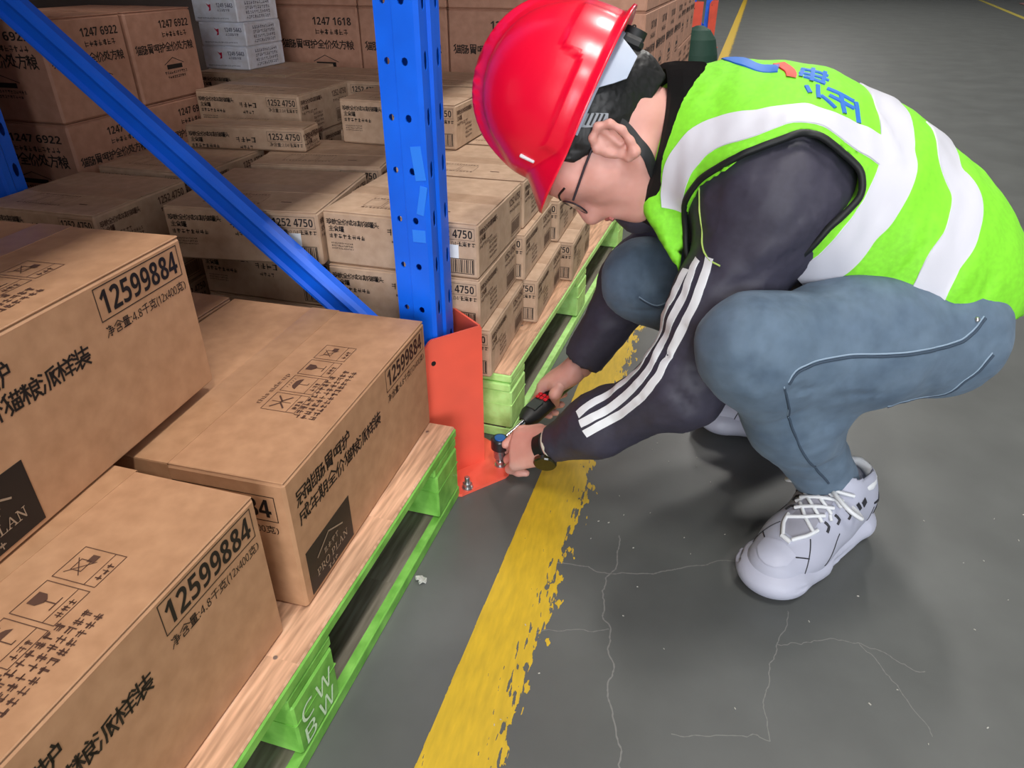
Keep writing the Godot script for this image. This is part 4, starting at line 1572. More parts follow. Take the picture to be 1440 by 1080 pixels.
func make_fields() -> void:
	jeans = Field.new()
	jeans.k = 0.05
	jeans.bone(HIP_L + Vector3(-0.045, -0.004, -0.03), HIP_R + Vector3(-0.045, -0.004, 0.03), 0.093, 0.093)
	for e in [[HIP_L, KNEE_L, ANKLE_L, 1.0], [HIP_R, KNEE_R, ANKLE_R, -1.0]]:
		var h: Vector3 = e[0]
		var kn: Vector3 = e[1]
		var an: Vector3 = e[2]
		jeans.bone(h.lerp(kn, 0.06) - Vector3(0, 0.010, 0), h.lerp(kn, 0.5) - Vector3(0, 0.008, 0), 0.094, 0.084)
		jeans.bone(h.lerp(kn, 0.5) - Vector3(0, 0.008, 0), kn, 0.084, 0.0635)
		jeans.bone(kn, kn.lerp(an, 0.45), 0.0615, 0.056)
		jeans.bone(kn.lerp(an, 0.45), kn.lerp(an, 0.97), 0.056, 0.047)
	jeans.noise = body_noise(31, 16.0)
	jeans.amp = 0.003
	jeans.planes = [[ANKLE_L.lerp(KNEE_L, 0.02), Vector3(0.28, -0.95, -0.1).normalized(), 0.12]]
	# folds behind the knee, along the thigh and above the ankle
	jeans.ridges = [[Vector3(0.469, 0.288, 0.081), Vector3(0.532, 0.349, 0.089), 0.014, -0.004], [Vector3(0.490, 0.247, 0.068), Vector3(0.573, 0.293, 0.049), 0.015, 0.005], [Vector3(0.524, 0.216, 0.057), Vector3(0.612, 0.208, -0.016), 0.014, -0.005], [Vector3(0.549, 0.352, 0.079), Vector3(0.614, 0.362, 0.049), 0.012, -0.006], [Vector3(0.582, 0.335, 0.049), Vector3(0.553, 0.375, 0.081), 0.012, 0.005], [Vector3(0.407, 0.376, 0.128), Vector3(0.489, 0.385, 0.130), 0.016, 0.004], [Vector3(0.604, 0.470, 0.015), Vector3(0.666, 0.425, 0.006), 0.02, 0.004], [Vector3(0.647, 0.386, 0.035), Vector3(0.700, 0.310, -0.052), 0.016, -0.005], [Vector3(0.234, 0.325, -0.183), Vector3(0.318, 0.322, -0.186), 0.013, -0.005], [Vector3(0.486, 0.381, 0.129), Vector3(0.536, 0.371, 0.094), 0.01, -0.006]]

	jacket = Field.new()
	jacket.k = 0.045
	jacket.chain(SPINE, [0.100, 0.120, 0.126, 0.130, 0.128], Vector3(0, 0, 1), 0.80)
	jacket.bone(Vector3(0.300, 0.560, -0.150), Vector3(0.256, 0.514, -0.150), 0.050, 0.034)
	jacket.bone(Vector3(0.256, 0.514, -0.150), Vector3(0.232, 0.520, -0.155), 0.034, 0.022)
	jacket.bone(Vector3(0.37, 0.585, -0.18), SHOULDER_L, 0.082, 0.077)
	jacket.bone(Vector3(0.37, 0.585, -0.22), SHOULDER_R, 0.085, 0.080)
	jacket.bone(SHOULDER_L, SHOULDER_L.lerp(ELBOW_L, 0.55), 0.076, 0.064)
	jacket.bone(SHOULDER_L.lerp(ELBOW_L, 0.55), ELBOW_L, 0.064, 0.056)
	jacket.bone(ELBOW_L, ELBOW_L.lerp(WRIST_L, 0.6), 0.056, 0.046)
	jacket.bone(ELBOW_L.lerp(WRIST_L, 0.6), WRIST_L.lerp(ELBOW_L, 0.04), 0.046, 0.034)
	jacket.bone(SHOULDER_R, ELBOW_R, 0.078, 0.056)
	jacket.bone(ELBOW_R, WRIST_R.lerp(ELBOW_R, 0.10), 0.056, 0.041)
	jacket.noise = body_noise(41, 20.0)
	jacket.amp = 0.0035
	jacket.ridges = [[Vector3(0.471, 0.591, 0.008), Vector3(0.370, 0.523, -0.005), 0.016, 0.004], [Vector3(0.506, 0.564, -0.005), Vector3(0.412, 0.494, 0.023), 0.018, 0.005], [Vector3(0.519, 0.587, -0.020), Vector3(0.464, 0.541, 0.020), 0.014, 0.004], [Vector3(0.330, 0.340, 0.035), Vector3(0.394, 0.308, 0.053), 0.015, 0.006], [Vector3(0.321, 0.352, 0.018), Vector3(0.383, 0.348, 0.044), 0.014, -0.005], [Vector3(0.354, 0.320, 0.056), Vector3(0.388, 0.281, 0.058), 0.013, -0.005], [Vector3(0.276, 0.234, 0.027), Vector3(0.336, 0.301, 0.059), 0.016, 0.004], [Vector3(0.448, 0.487, 0.020), Vector3(0.383, 0.450, 0.034), 0.014, -0.005], [Vector3(0.470, 0.466, -0.002), Vector3(0.378, 0.417, 0.043), 0.015, 0.005]]
	var cl := (WRIST_L - ELBOW_L).normalized()
	var cr := (WRIST_R - ELBOW_R).normalized()
	jacket.planes = [[WRIST_L.lerp(ELBOW_L, 0.02), cl, 0.11], [WRIST_R.lerp(ELBOW_R, 0.06), cr, 0.11]]

	vest = Field.new()
	vest.k = 0.05
	vest.chain(SPINE, SPINE_R, Vector3(0, 0, 1), 0.80)
	vest.bone(Vector3(0.37, 0.600, -0.18), SHOULDER_L + Vector3(0, 0.012, 0), 0.092, 0.088)
	vest.bone(Vector3(0.37, 0.600, -0.22), SHOULDER_R + Vector3(0, 0.012, 0), 0.092, 0.088)
	vest.noise = body_noise(51, 10.0)
	vest.squeeze = Vector3(1.6, 0.7, 1.0)
	vest.amp = 0.004
	vest.ridges = [[Vector3(0.608, 0.599, -0.072), Vector3(0.557, 0.477, -0.026), 0.016, 0.004], [Vector3(0.637, 0.536, -0.045), Vector3(0.594, 0.466, -0.027), 0.014, -0.004], [Vector3(0.348, 0.696, -0.140), Vector3(0.315, 0.652, -0.093), 0.014, 0.004], [Vector3(0.323, 0.679, -0.124), Vector3(0.306, 0.581, -0.070), 0.013, -0.004], [Vector3(0.422, 0.688, -0.094), Vector3(0.382, 0.667, -0.074), 0.012, 0.003], [Vector3(0.711, 0.531, -0.084), Vector3(0.676, 0.448, -0.034), 0.017, 0.005], [Vector3(0.622, 0.561, -0.048), Vector3(0.601, 0.472, -0.026), 0.013, 0.004], [Vector3(0.730, 0.489, -0.073), Vector3(0.716, 0.436, -0.052), 0.013, -0.004], [Vector3(0.545, 0.670, -0.132), Vector3(0.590, 0.610, -0.060), 0.013, 0.003]]
	vest.planes = [[Vector3(0.62, 0.438, -0.15), Vector3(-0.21, -1.0, 0.0).normalized(), 0.30]]
	vest.bone(Vector3(0.308, 0.515, -0.112), Vector3(0.340, 0.460, -0.080), 0.046, 0.030, Vector3(0.72, 0.52, 0.45).normalized(), 2.6)
	vest.hole = PackedVector2Array([Vector2(0.333, 0.520), Vector2(0.346, 0.575), Vector2(0.390, 0.619), Vector2(0.437, 0.644), Vector2(0.466, 0.651), Vector2(0.494, 0.638), Vector2(0.528, 0.617), Vector2(0.538, 0.600), Vector2(0.535, 0.577), Vector2(0.511, 0.550), Vector2(0.487, 0.518), Vector2(0.470, 0.490), Vector2(0.440, 0.400), Vector2(0.350, 0.400), Vector2(0.341, 0.470)])
	vest.hole_z = -0.17
	# shoes are built lying along x: heel at 0, toe at 0.29, z to the wearer's sides
	shoe_upper = Field.new()
	shoe_upper.k = 0.035
	var fl := Vector3.UP
	shoe_upper.chain([Vector3(0.045, 0.062, 0), Vector3(0.11, 0.066, 0), Vector3(0.18, 0.052, 0.002), Vector3(0.238, 0.043, 0.004)], [0.041, 0.042, 0.044, 0.042], fl, 1.12)
	shoe_upper.bone(Vector3(0.052, 0.09, 0), Vector3(0.06, 0.118, 0), 0.038, 0.038)
	shoe_upper.bone(Vector3(0.06, 0.10, 0), Vector3(0.135, 0.094, 0), 0.038, 0.024)
	shoe_upper.bone(Vector3(0.11, 0.105, 0), Vector3(0.098, 0.136, 0), 0.022, 0.020, Vector3(0, 0, 1), 0.7)
	shoe_upper.cuts = [[Vector3(0.050, 0.150, 0), Vector3(0.078, 0.150, 0), 0.030, 0.030], [Vector3(0.056, 0.135, 0), Vector3(0.070, 0.135, 0), 0.026, 0.026]]
	shoe_sole = Field.new()
	shoe_sole.k = 0.02
	shoe_sole.chain([Vector3(0.040, 0.028, 0), Vector3(0.10, 0.024, 0), Vector3(0.165, 0.024, 0.002), Vector3(0.235, 0.030, 0.004)], [0.056, 0.043, 0.050, 0.057], fl, 1.75)
	shoe_sole.planes = [[Vector3(0.1, 0.0, 0), Vector3.DOWN]]
	for i in 9:
		for s in [-1.0, 1.0]:
			shoe_sole.cuts.append([Vector3(0.01 + i * 0.034, -0.004, s * 0.03), Vector3(0.01 + i * 0.034, 0.006, s * 0.080), 0.008, 0.009])
	for s in [-1.0, 1.0]:
		shoe_sole.cuts.append([Vector3(0.06, 0.033, s * 0.060), Vector3(0.15, 0.022, s * 0.057), 0.007, 0.013])
		shoe_sole.cuts.append([Vector3(0.20, 0.035, s * 0.066), Vector3(0.272, 0.040, s * 0.048), 0.006, 0.006])


func hp(f: float, u: float, l := 0.0) -> Vector3:      # a place on the head: forward, towards the crown, towards the left ear
	return HEAD + FACE * f + CROWN * u + LEFT * l


func worker() -> void:
	make_fields()
	var o := thing("person", "crouching worker in a red hard hat, lime safety vest, dark striped jacket and blue jeans", "person")
	person_materials()
	body(o)
	clothes(o)
	head_things(o)
	hard_hat(o)
	for s in [[Vector3(0.668, 0.0, -0.136), Vector3(-0.545, 0, 0.838)], [Vector3(0.672, 0.0, -0.425), Vector3(-0.958, 0, 0.287)]]:
		shoe(o, s[0], s[1])
	watch(o)


func person_materials() -> void:
	var weave := noise_tex(0.06, 3, Color(0.88, 0.88, 0.88), Color(1, 1, 1), 256, FastNoiseLite.TYPE_SIMPLEX_SMOOTH, 61)
	var fade := noise_tex(0.010, 5, Color(0.76, 0.79, 0.82), Color(1.08, 1.07, 1.05), 512, FastNoiseLite.TYPE_SIMPLEX_SMOOTH, 62)
	var d := mat("denim", Color(0.41, 0.49, 0.575), 0.85, fade, 3.0)
	d.detail_enabled = true
	d.detail_blend_mode = BaseMaterial3D.BLEND_MODE_MUL
	d.detail_albedo = weave
	d.rim_enabled = true
	d.rim = 0.3
	mat("jacket_cloth", Color(0.235, 0.225, 0.29), 0.6, weave, 6.0)
	mat("lime", Color(0.55, 0.93, 0.19), 0.7, weave, 6.0)
	flat_mat("reflective", Color(0.83, 0.83, 0.87), 0.45)
	flat_mat("piping", Color(0.07, 0.085, 0.09), 0.6)
	flat_mat("stripe_white", Color(0.93, 0.94, 0.96), 0.6)
	flat_mat("collar", Color(0.10, 0.105, 0.115), 0.7)
	flat_mat("thread", Color(0.56, 0.64, 0.72), 0.8)
	flat_mat("thread_dark", Color(0.22, 0.28, 0.35), 0.8)
	var sk := mat("skin", Color(0.88, 0.66, 0.615), 0.5, noise_tex(0.02, 3, Color(0.93, 0.88, 0.86), Color(1, 1, 1), 256, FastNoiseLite.TYPE_SIMPLEX_SMOOTH, 63), 6.0)
	sk.subsurf_scatter_enabled = true
	sk.subsurf_scatter_strength = 0.15
	mat("hair", Color(0.075, 0.072, 0.08), 0.5, streak_tex(Color(0.6, 0.6, 0.6), Color(1.5, 1.5, 1.5), 64, 60.0, 3.0), 9.0)
	var hm := flat_mat("helmet", Color(0.93, 0.02, 0.20), 0.3)
	hm.clearcoat_enabled = true
	hm.clearcoat = 0.5
	hm.clearcoat_roughness = 0.18
	flat_mat("liner", Color(0.66, 0.71, 0.79), 0.5)
	flat_mat("strap", Color(0.12, 0.12, 0.13), 0.6)
	flat_mat("strap_pale", Color(0.6, 0.62, 0.65), 0.6)
	flat_mat("shoe_grey", Color(0.68, 0.69, 0.76), 0.6)
	flat_mat("shoe_mesh", Color(0.58, 0.58, 0.63), 0.8)
	flat_mat("shoe_sole", Color(0.71, 0.72, 0.79), 0.5)
	flat_mat("shoe_dark", Color(0.16, 0.16, 0.19), 0.6)
	flat_mat("lace", Color(0.86, 0.87, 0.89), 0.7)
	flat_mat("lips", Color(0.72, 0.42, 0.40), 0.45)
	flat_mat("eye_white", Color(0.9, 0.9, 0.88), 0.2)
	flat_mat("iris", Color(0.08, 0.05, 0.04), 0.15)
	var g := flat_mat("lens", Color(0.8, 0.85, 0.9, 0.34), 0.05)
	g.transparency = BaseMaterial3D.TRANSPARENCY_ALPHA
	flat_mat("glasses_frame", Color(0.20, 0.17, 0.2), 0.3)


func body(o: Node3D) -> void:
	var mb := MB.new()
	var h := Field.new()
	h.k = 0.022
	h.bone(hp(-0.030, 0.040), hp(0.022, 0.045), 0.086, 0.080, LEFT, 1.12)
	h.bone(hp(0.030, -0.015), hp(0.040, -0.055), 0.062, 0.044)
	for s in [-1.0, 1.0]:
		h.bone(hp(-0.002, -0.050, 0.047 * s), hp(0.058, -0.078, 0.010 * s), 0.024, 0.021)
		h.bone(hp(0.045, -0.020, 0.036 * s), hp(0.050, -0.030, 0.030 * s), 0.029, 0.027)
		h.bone(hp(0.078, 0.018, 0.014 * s), hp(0.068, 0.016, 0.046 * s), 0.014, 0.013)
		h.bone(hp(0.094, -0.032, 0.009 * s), hp(0.092, -0.032, 0.012 * s), 0.008, 0.007)
	h.bone(hp(0.086, 0.006), hp(0.106, -0.028), 0.008, 0.0105)
	h.bone(hp(0.080, -0.054, 0.014), hp(0.080, -0.054, -0.014), 0.011, 0.011)
	h.bone(hp(0.064, -0.086), hp(0.064, -0.084), 0.017, 0.017)
	h.bone(hp(-0.035, -0.030), Vector3(0.315, 0.600, -0.195), 0.056, 0.064)
	h.mesh(HEAD - Vector3.ONE * 0.15, HEAD + Vector3(0.21, 0.15, 0.12), 0.0036, mb)
	for s in [-1.0, 1.0]:
		var e := Field.new()
		e.k = 0.006
		var rim := [[0.013, 0.004, 0.072], [0.014, 0.018, 0.077], [0.004, 0.029, 0.083], [-0.012, 0.029, 0.088], [-0.022, 0.016, 0.090], [-0.021, -0.002, 0.087], [-0.013, -0.018, 0.082], [-0.003, -0.029, 0.078], [0.007, -0.026, 0.074]]
		var pts := []
		var rr := []
		for q in rim:
			pts.append(hp(q[0] - 0.002, q[1] - 0.015, q[2] * s))
			rr.append(0.0048)
		rr[7] = 0.0075
		rr[8] = 0.0065
		e.chain(pts, rr)
		e.bone(hp(-0.004, 0.000, 0.076 * s), hp(0.0, -0.024, 0.072 * s), 0.017, 0.013, LEFT, 2.8)
		e.bone(hp(-0.012, 0.004, 0.083 * s), hp(-0.006, -0.022, 0.079 * s), 0.0045, 0.0045)
		e.bone(hp(0.011, -0.012, 0.076 * s), hp(0.010, -0.020, 0.076 * s), 0.0045, 0.004)
		e.mesh(hp(-0.004, -0.015, 0.08 * s) - Vector3.ONE * 0.045, hp(-0.004, -0.015, 0.08 * s) + Vector3.ONE * 0.045, 0.0024, mb)
	hand(mb, ELBOW_L, WRIST_L, Vector3(-0.84, -0.42, -0.22), Vector3(0.05, -0.62, 0.78), -1.0, [0.62, 0.66, 0.68, 0.70], Vector3(0.060, 0.064, -0.088))
	hand(mb, ELBOW_R, WRIST_R, Vector3(-0.80, -0.59, -0.06), Vector3(0.10, -0.12, -1.0), 1.0, [0.66, 0.74, 0.80, 0.82], Vector3(0.121, 0.083, -0.226))
	var b := Field.new()      # the body under the clothes
	b.k = 0.04
	b.chain(SPINE, [0.07, 0.085, 0.09, 0.09, 0.09])
	b.bone(SPINE[4], HIP_L, 0.08, 0.065)
	b.bone(SPINE[4], HIP_R, 0.08, 0.065)
	for e in [[HIP_L, KNEE_L, ANKLE_L, SHOULDER_L, ELBOW_L, WRIST_L], [HIP_R, KNEE_R, ANKLE_R, SHOULDER_R, ELBOW_R, WRIST_R]]:
		b.bone(e[0], e[1], 0.06, 0.042)
		b.bone(e[1], e[2], 0.040, 0.030)
		b.bone(SPINE[0], e[3], 0.05, 0.045)
		b.bone(e[3], e[4], 0.042, 0.034)
		b.bone(e[4], e[5], 0.034, 0.0275)
	b.bone(SPINE[0], Vector3(0.30, 0.603, -0.18), 0.06, 0.058)
	b.mesh(Vector3(0.12, 0.06, -0.45), Vector3(0.82, 0.72, 0.13), 0.014, mb)
	obj("body", mb, M["skin"], o)
	# eyes, brows, mouth
	for s in [-1.0, 1.0]:
		var em := MB.new()
		ball(em, hp(0.0745, 0.001, 0.031 * s), 0.0118)
		var eye := obj("eye", em, M["eye_white"], o)
		var im := MB.new()
		ball(im, hp(0.0815, 0.000, 0.032 * s), 0.0058)
		obj("iris", im, M["iris"], eye)
		var bm := MB.new()
		seam(h, bm, [hp(0.10, 0.022, 0.014 * s), hp(0.09, 0.026, 0.034 * s), hp(0.075, 0.021, 0.054 * s)], 0.0017)
		obj("eyebrow", bm, M["hair"], o)
	var lm := MB.new()
	seam(h, lm, [hp(0.09, -0.055, 0.021), hp(0.10, -0.052, 0.010), hp(0.10, -0.053, 0.0), hp(0.10, -0.052, -0.010), hp(0.09, -0.055, -0.021)], 0.0034)
	seam(h, lm, [hp(0.09, -0.056, 0.019), hp(0.10, -0.061, 0.008), hp(0.10, -0.062, 0.0), hp(0.10, -0.061, -0.008), hp(0.09, -0.056, -0.019)], 0.0040)
	obj("lips", lm, M["lips"], o)
	# hair
	var r := Field.new()
	r.k = 0.015
	r.bone(hp(-0.032, 0.040), hp(0.020, 0.047), 0.0905, 0.084, LEFT, 1.10)
	r.bone(hp(-0.080, 0.000), hp(-0.066, -0.036), 0.046, 0.040)
	for s in [-1.0, 1.0]:
		r.bone(hp(0.004, 0.030, 0.072 * s), hp(0.016, -0.020, 0.0675 * s), 0.0095, 0.0035, LEFT, 1.8)
	r.planes = [[hp(-0.06, -0.034), (-CROWN + FACE * 0.15).normalized()], [hp(0.036, 0.0), (FACE - CROWN * 0.25).normalized()], [hp(0.018, 0.006), (FACE * 0.75 - CROWN).normalized()]]
	r.noise = body_noise(71, 120.0)
	r.amp = 0.0016
	obj("hair", r.mesh(HEAD - Vector3.ONE * 0.15, HEAD + Vector3.ONE * 0.15, 0.0042), M["hair"], o)
	# straps over the ear and under the jaw
	var st := MB.new()
	ribbon(h, st, [hp(-0.010, 0.052, 0.09), hp(-0.012, 0.036, 0.09), hp(-0.020, 0.018, 0.088), hp(-0.026, 0.004, 0.085)], 0.017, 0.0115, 4)
	var pale := obj("chin_strap", st, M["strap_pale"], o)
	var ss := MB.new()
	ribbon(h, ss, [hp(-0.027, 0.006, 0.085), hp(-0.028, -0.018, 0.08), hp(-0.016, -0.044, 0.07), hp(0.004, -0.074, 0.055), hp(0.018, -0.092, 0.03), hp(0.026, -0.10, 0.0), hp(0.018, -0.092, -0.03), hp(0.0, -0.074, -0.055), hp(-0.024, -0.018, -0.08), hp(-0.020, 0.03, -0.085)], 0.0165, 0.003, 4)
	obj("webbing", ss, M["strap"], pale)
	var bars := MB.new()
	for k in 7:
		var q := hp(-0.010 - 0.0022 * k, 0.048 - 0.0062 * k, 0.09)
		ribbon(h, bars, [q + FACE * 0.008, q - FACE * 0.0085], 0.0026, 0.0122, 3)
	obj("dark_ribs", bars, M["strap"], pale)


func ball(mb: MB, c: Vector3, r: float, x := Basis()) -> void:
	var pr := []
	for k in 9:
		var a := -PI / 2 + PI * k / 8.0
		pr.append(Vector2(maxf(cos(a) * r, 0.0), sin(a) * r))
	mb.lathe(pr, 14, Transform3D(x, c))


func hand(mb: MB, elbow: Vector3, wrist: Vector3, along: Vector3, across: Vector3, side: float, curl: Array, thumb_to: Vector3) -> void:
	# fingers of different lengths bend round what they hold; across runs from the index to the little finger
	var d := along.normalized()
	var c := across.slide(d).normalized()
	var n := c.cross(d) * side
	var f := Field.new()
	f.k = 0.016
	f.bone(wrist.lerp(elbow, 0.14), wrist + d * 0.008, 0.0275, 0.0255, n, 1.15)
	for i in 4:
		f.bone(wrist + d * 0.012 + c * (i - 1.5) * 0.011, wrist + d * (0.082 - 0.004 * absf(i - 1.2)) + c * (i - 1.5) * 0.0195, 0.0165, 0.0118)
	f.bone(wrist + d * 0.02 - c * 0.02 - n * 0.008, wrist + d * 0.045 - c * 0.034 - n * 0.012, 0.017, 0.014)
	var lo := wrist - Vector3.ONE * 0.12
	var hi := wrist + Vector3.ONE * 0.12
	var tips := []
	for i in 4:
		var g: float = curl[i]
		var ln: float = [0.95, 1.05, 1.0, 0.8][i]
		var p := wrist + d * (0.084 - 0.004 * absf(i - 1.2)) + c * (i - 1.5) * 0.0198
		var a := g * 0.9
		var q := p + (d * cos(a) - n * sin(a)) * 0.042 * ln
		a += g * 1.5
		var r := q + (d * cos(a) - n * sin(a)) * 0.026 * ln
		a += g * 1.1
		var t := r + (d * cos(a) - n * sin(a)) * 0.019 * ln
		var e := Field.new()
		e.k = 0.006
		e.bone(p - d * 0.012 - n * 0.001, p, 0.0105, 0.0102)
		e.bone(p, q, 0.0100, 0.0088)
		e.bone(q, r, 0.0088, 0.0080)
		e.bone(r, t, 0.0080, 0.0068)
		e.mesh(lo, hi, 0.0032, mb)
		tips.append(t)
	var p0 := wrist + d * 0.040 - c * 0.036 - n * 0.012
	var p2 := thumb_to
	var mid := (p0 + p2) / 2 - c * 0.010 + n * 0.004
	var th := Field.new()
	th.k = 0.008
	th.bone(p0, mid, 0.0130, 0.0105)
	th.bone(mid, p2, 0.0105, 0.0082)
	th.mesh(lo, hi, 0.0032, mb)
	f.mesh(lo, hi, 0.0034, mb)


func clothes(o: Node3D) -> void:
	var j := obj("jeans", jeans.mesh(Vector3(0.15, 0.06, -0.50), Vector3(0.87, 0.55, 0.19), 0.0085), M["denim"], o)
	var ja := obj("jacket", jacket.mesh(Vector3(0.10, 0.05, -0.50), Vector3(0.88, 0.75, 0.11), 0.0085), M["jacket_cloth"], o)
	var ve := obj("safety_vest", vest.mesh(Vector3(0.18, 0.35, -0.52), Vector3(0.90, 0.78, 0.10), 0.0085), M["lime"], o)
	var whole := vest.hole
	var hem := vest.planes
	vest.hole = PackedVector2Array()
	vest.planes = []
	# black binding round the armhole
	var pm := MB.new()
	seam(vest, pm, [Vector3(0.347, 0.448, -0.062), Vector3(0.338, 0.485, -0.064), Vector3(0.331, 0.529, -0.067), Vector3(0.346, 0.577, -0.045), Vector3(0.390, 0.619, -0.015), Vector3(0.437, 0.644, -0.019), Vector3(0.466, 0.651, -0.032), Vector3(0.497, 0.637, -0.035), Vector3(0.529, 0.617, -0.036), Vector3(0.539, 0.599, -0.031), Vector3(0.536, 0.578, -0.025), Vector3(0.512, 0.550, -0.006), Vector3(0.487, 0.517, -0.010), Vector3(0.472, 0.490, -0.020), Vector3(0.460, 0.455, -0.040)], 0.0048, 0.0, 0.006)
	obj("binding", pm, M["piping"], ve)
	var bands := [
		[[Vector3(0.313, 0.535, -0.075), Vector3(0.316, 0.560, -0.068), Vector3(0.328, 0.607, -0.059), Vector3(0.353, 0.636, -0.057), Vector3(0.401, 0.658, -0.046), Vector3(0.458, 0.674, -0.060), Vector3(0.508, 0.657, -0.065), Vector3(0.566, 0.626, -0.075)], [0.030, 0.042, 0.048, 0.046, 0.038, 0.036, 0.042, 0.044]],
		[[Vector3(0.560, 0.676, -0.235), Vector3(0.568, 0.671, -0.181), Vector3(0.579, 0.645, -0.110), Vector3(0.582, 0.613, -0.069), Vector3(0.569, 0.574, -0.037), Vector3(0.547, 0.532, -0.017), Vector3(0.521, 0.487, -0.024), Vector3(0.488, 0.458, -0.032)], 0.049],
		[[Vector3(0.640, 0.622, -0.200), Vector3(0.657, 0.611, -0.131), Vector3(0.678, 0.570, -0.099), Vector3(0.673, 0.530, -0.062), Vector3(0.659, 0.503, -0.039), Vector3(0.648, 0.452, -0.026)], 0.049],
	]
	for e in bands:
		var bm := MB.new()
		ribbon(vest, bm, e[0], e[1], 0.0018, 7, 0.006)
		obj("reflective_band", bm, M["reflective"], ve)
	# the print on the back
	var lm := MB.new()
	ribbon(vest, lm, [Vector3(0.350, 0.714, -0.240), Vector3(0.372, 0.712, -0.190), Vector3(0.395, 0.709, -0.165), Vector3(0.424, 0.708, -0.160)], [0.012, 0.030, 0.026, 0.030], 0.0016, 5)
	obj("blue_print", lm, flat_mat("print_blue", Color(0.10, 0.42, 0.78), 0.6), ve)
	var rm := MB.new()
	ribbon(vest, rm, [Vector3(0.424, 0.708, -0.185), Vector3(0.438, 0.705, -0.150), Vector3(0.440, 0.702, -0.130)], [0.016, 0.018, 0.012], 0.0016, 4)
	obj("red_print", rm, flat_mat("print_red", Color(0.86, 0.25, 0.18), 0.6), ve)
	var cm := MB.new()
	for e in [[[0.452, 0.704, -0.165], [0.486, 0.696, -0.160]], [[0.450, 0.704, -0.152], [0.488, 0.696, -0.146]], [[0.456, 0.702, -0.140], [0.484, 0.696, -0.134]], [[0.468, 0.702, -0.172], [0.466, 0.700, -0.130]], [[0.482, 0.698, -0.170], [0.480, 0.696, -0.132]], [[0.455, 0.703, -0.168], [0.452, 0.703, -0.138]],
			[[0.460, 0.695, -0.118], [0.466, 0.692, -0.104]], [[0.474, 0.693, -0.128], [0.478, 0.689, -0.096]], [[0.486, 0.690, -0.126], [0.520, 0.674, -0.122]], [[0.490, 0.688, -0.112], [0.522, 0.671, -0.108]], [[0.502, 0.682, -0.126], [0.512, 0.672, -0.090]], [[0.522, 0.672, -0.122], [0.530, 0.660, -0.088]], [[0.480, 0.690, -0.106], [0.500, 0.678, -0.092]]]:
		var q0 := Vector3(e[0][0], e[0][1], e[0][2])
		var q1 := Vector3(e[1][0], e[1][1], e[1][2])
		ribbon(vest, cm, [q0, q1], 0.0052, 0.0016, 3)
	obj("printed_characters", cm, M["print_blue"], ve)
	vest.hole = whole
	vest.planes = hem
	# the three stripes down the sleeve
	for e in [[Vector3(0.374, 0.495, 0.004), Vector3(0.372, 0.483, 0.008), Vector3(0.367, 0.461, 0.022), Vector3(0.361, 0.435, 0.030), Vector3(0.348, 0.391, 0.032), Vector3(0.336, 0.356, 0.032), Vector3(0.326, 0.322, 0.042), Vector3(0.296, 0.266, 0.033), Vector3(0.224, 0.192, 0.020)],
			[Vector3(0.355, 0.488, -0.008), Vector3(0.353, 0.476, -0.006), Vector3(0.349, 0.446, 0.010), Vector3(0.336, 0.408, 0.014), Vector3(0.325, 0.368, 0.012), Vector3(0.315, 0.337, 0.020), Vector3(0.303, 0.308, 0.026), Vector3(0.262, 0.247, 0.015), Vector3(0.215, 0.204, 0.012)],
			[Vector3(0.341, 0.470, -0.014), Vector3(0.339, 0.457, -0.010), Vector3(0.332, 0.428, -0.004), Vector3(0.320, 0.389, -0.010), Vector3(0.308, 0.348, -0.008), Vector3(0.292, 0.308, -0.002), Vector3(0.245, 0.251, -0.006), Vector3(0.207, 0.214, 0.002)]]:
		var sm := MB.new()
		ribbon(jacket, sm, e, 0.0132, 0.0012, 4)
		obj("sleeve_stripe", sm, M["stripe_white"], ja)
	var lt := MB.new()      # the pale lining edge that shows inside the armhole
	seam(jacket, lt, [Vector3(0.345, 0.580, -0.050), Vector3(0.350, 0.545, -0.032), Vector3(0.352, 0.515, -0.018), Vector3(0.368, 0.495, 0.004), Vector3(0.388, 0.490, 0.018)], 0.0014)
	obj("pale_cord", lt, flat_mat("pale_cord", Color(0.70, 0.82, 0.42), 0.7), ja)
	# stitched seams of the jeans
	var lines := [[Vector3(0.728, 0.434, -0.042), Vector3(0.699, 0.410, -0.015), Vector3(0.630, 0.412, 0.047), Vector3(0.553, 0.412, 0.079), Vector3(0.501, 0.410, 0.123), Vector3(0.488, 0.391, 0.129)],
		[Vector3(0.484, 0.385, 0.130), Vector3(0.497, 0.345, 0.105), Vector3(0.504, 0.318, 0.091), Vector3(0.535, 0.254, 0.072), Vector3(0.593, 0.160, -0.001)],
		[Vector3(0.747, 0.385, -0.042), Vector3(0.721, 0.348, -0.036), Vector3(0.690, 0.312, -0.040), Vector3(0.630, 0.322, 0.032)],
		[Vector3(0.270, 0.348, -0.171), Vector3(0.300, 0.333, -0.179), Vector3(0.327, 0.349, -0.186)]]
	for e in lines:
		var tm := MB.new()
		seam(jeans, tm, e, 0.0019)
		var sm := obj("seam", tm, M["thread_dark"], j)
		var pl := []
		for v in e:
			pl.append(v + Vector3(-0.002, 0.0035, 0.001))
		var tp := MB.new()
		seam(jeans, tp, pl, 0.0011)
		obj("stitching", tp, M["thread"], sm)
	var rv := MB.new()
	var at := jeans.snap(Vector3(0.712, 0.430, -0.040))
	ball(rv, at, 0.004)
	obj("rivet", rv, M["zinc"], j)
	# the stand-up collar
	var cb := MB.new()
	var ax := Vector3(-0.93, 0.20, 0.31).normalized()
	var up := Vector3(-0.15, 0.86, -0.49).slide(ax).normalized()
	var x := Transform3D(Basis(up * 0.115, ax, up.cross(ax) * 0.092), Vector3(0.262, 0.603, -0.160))
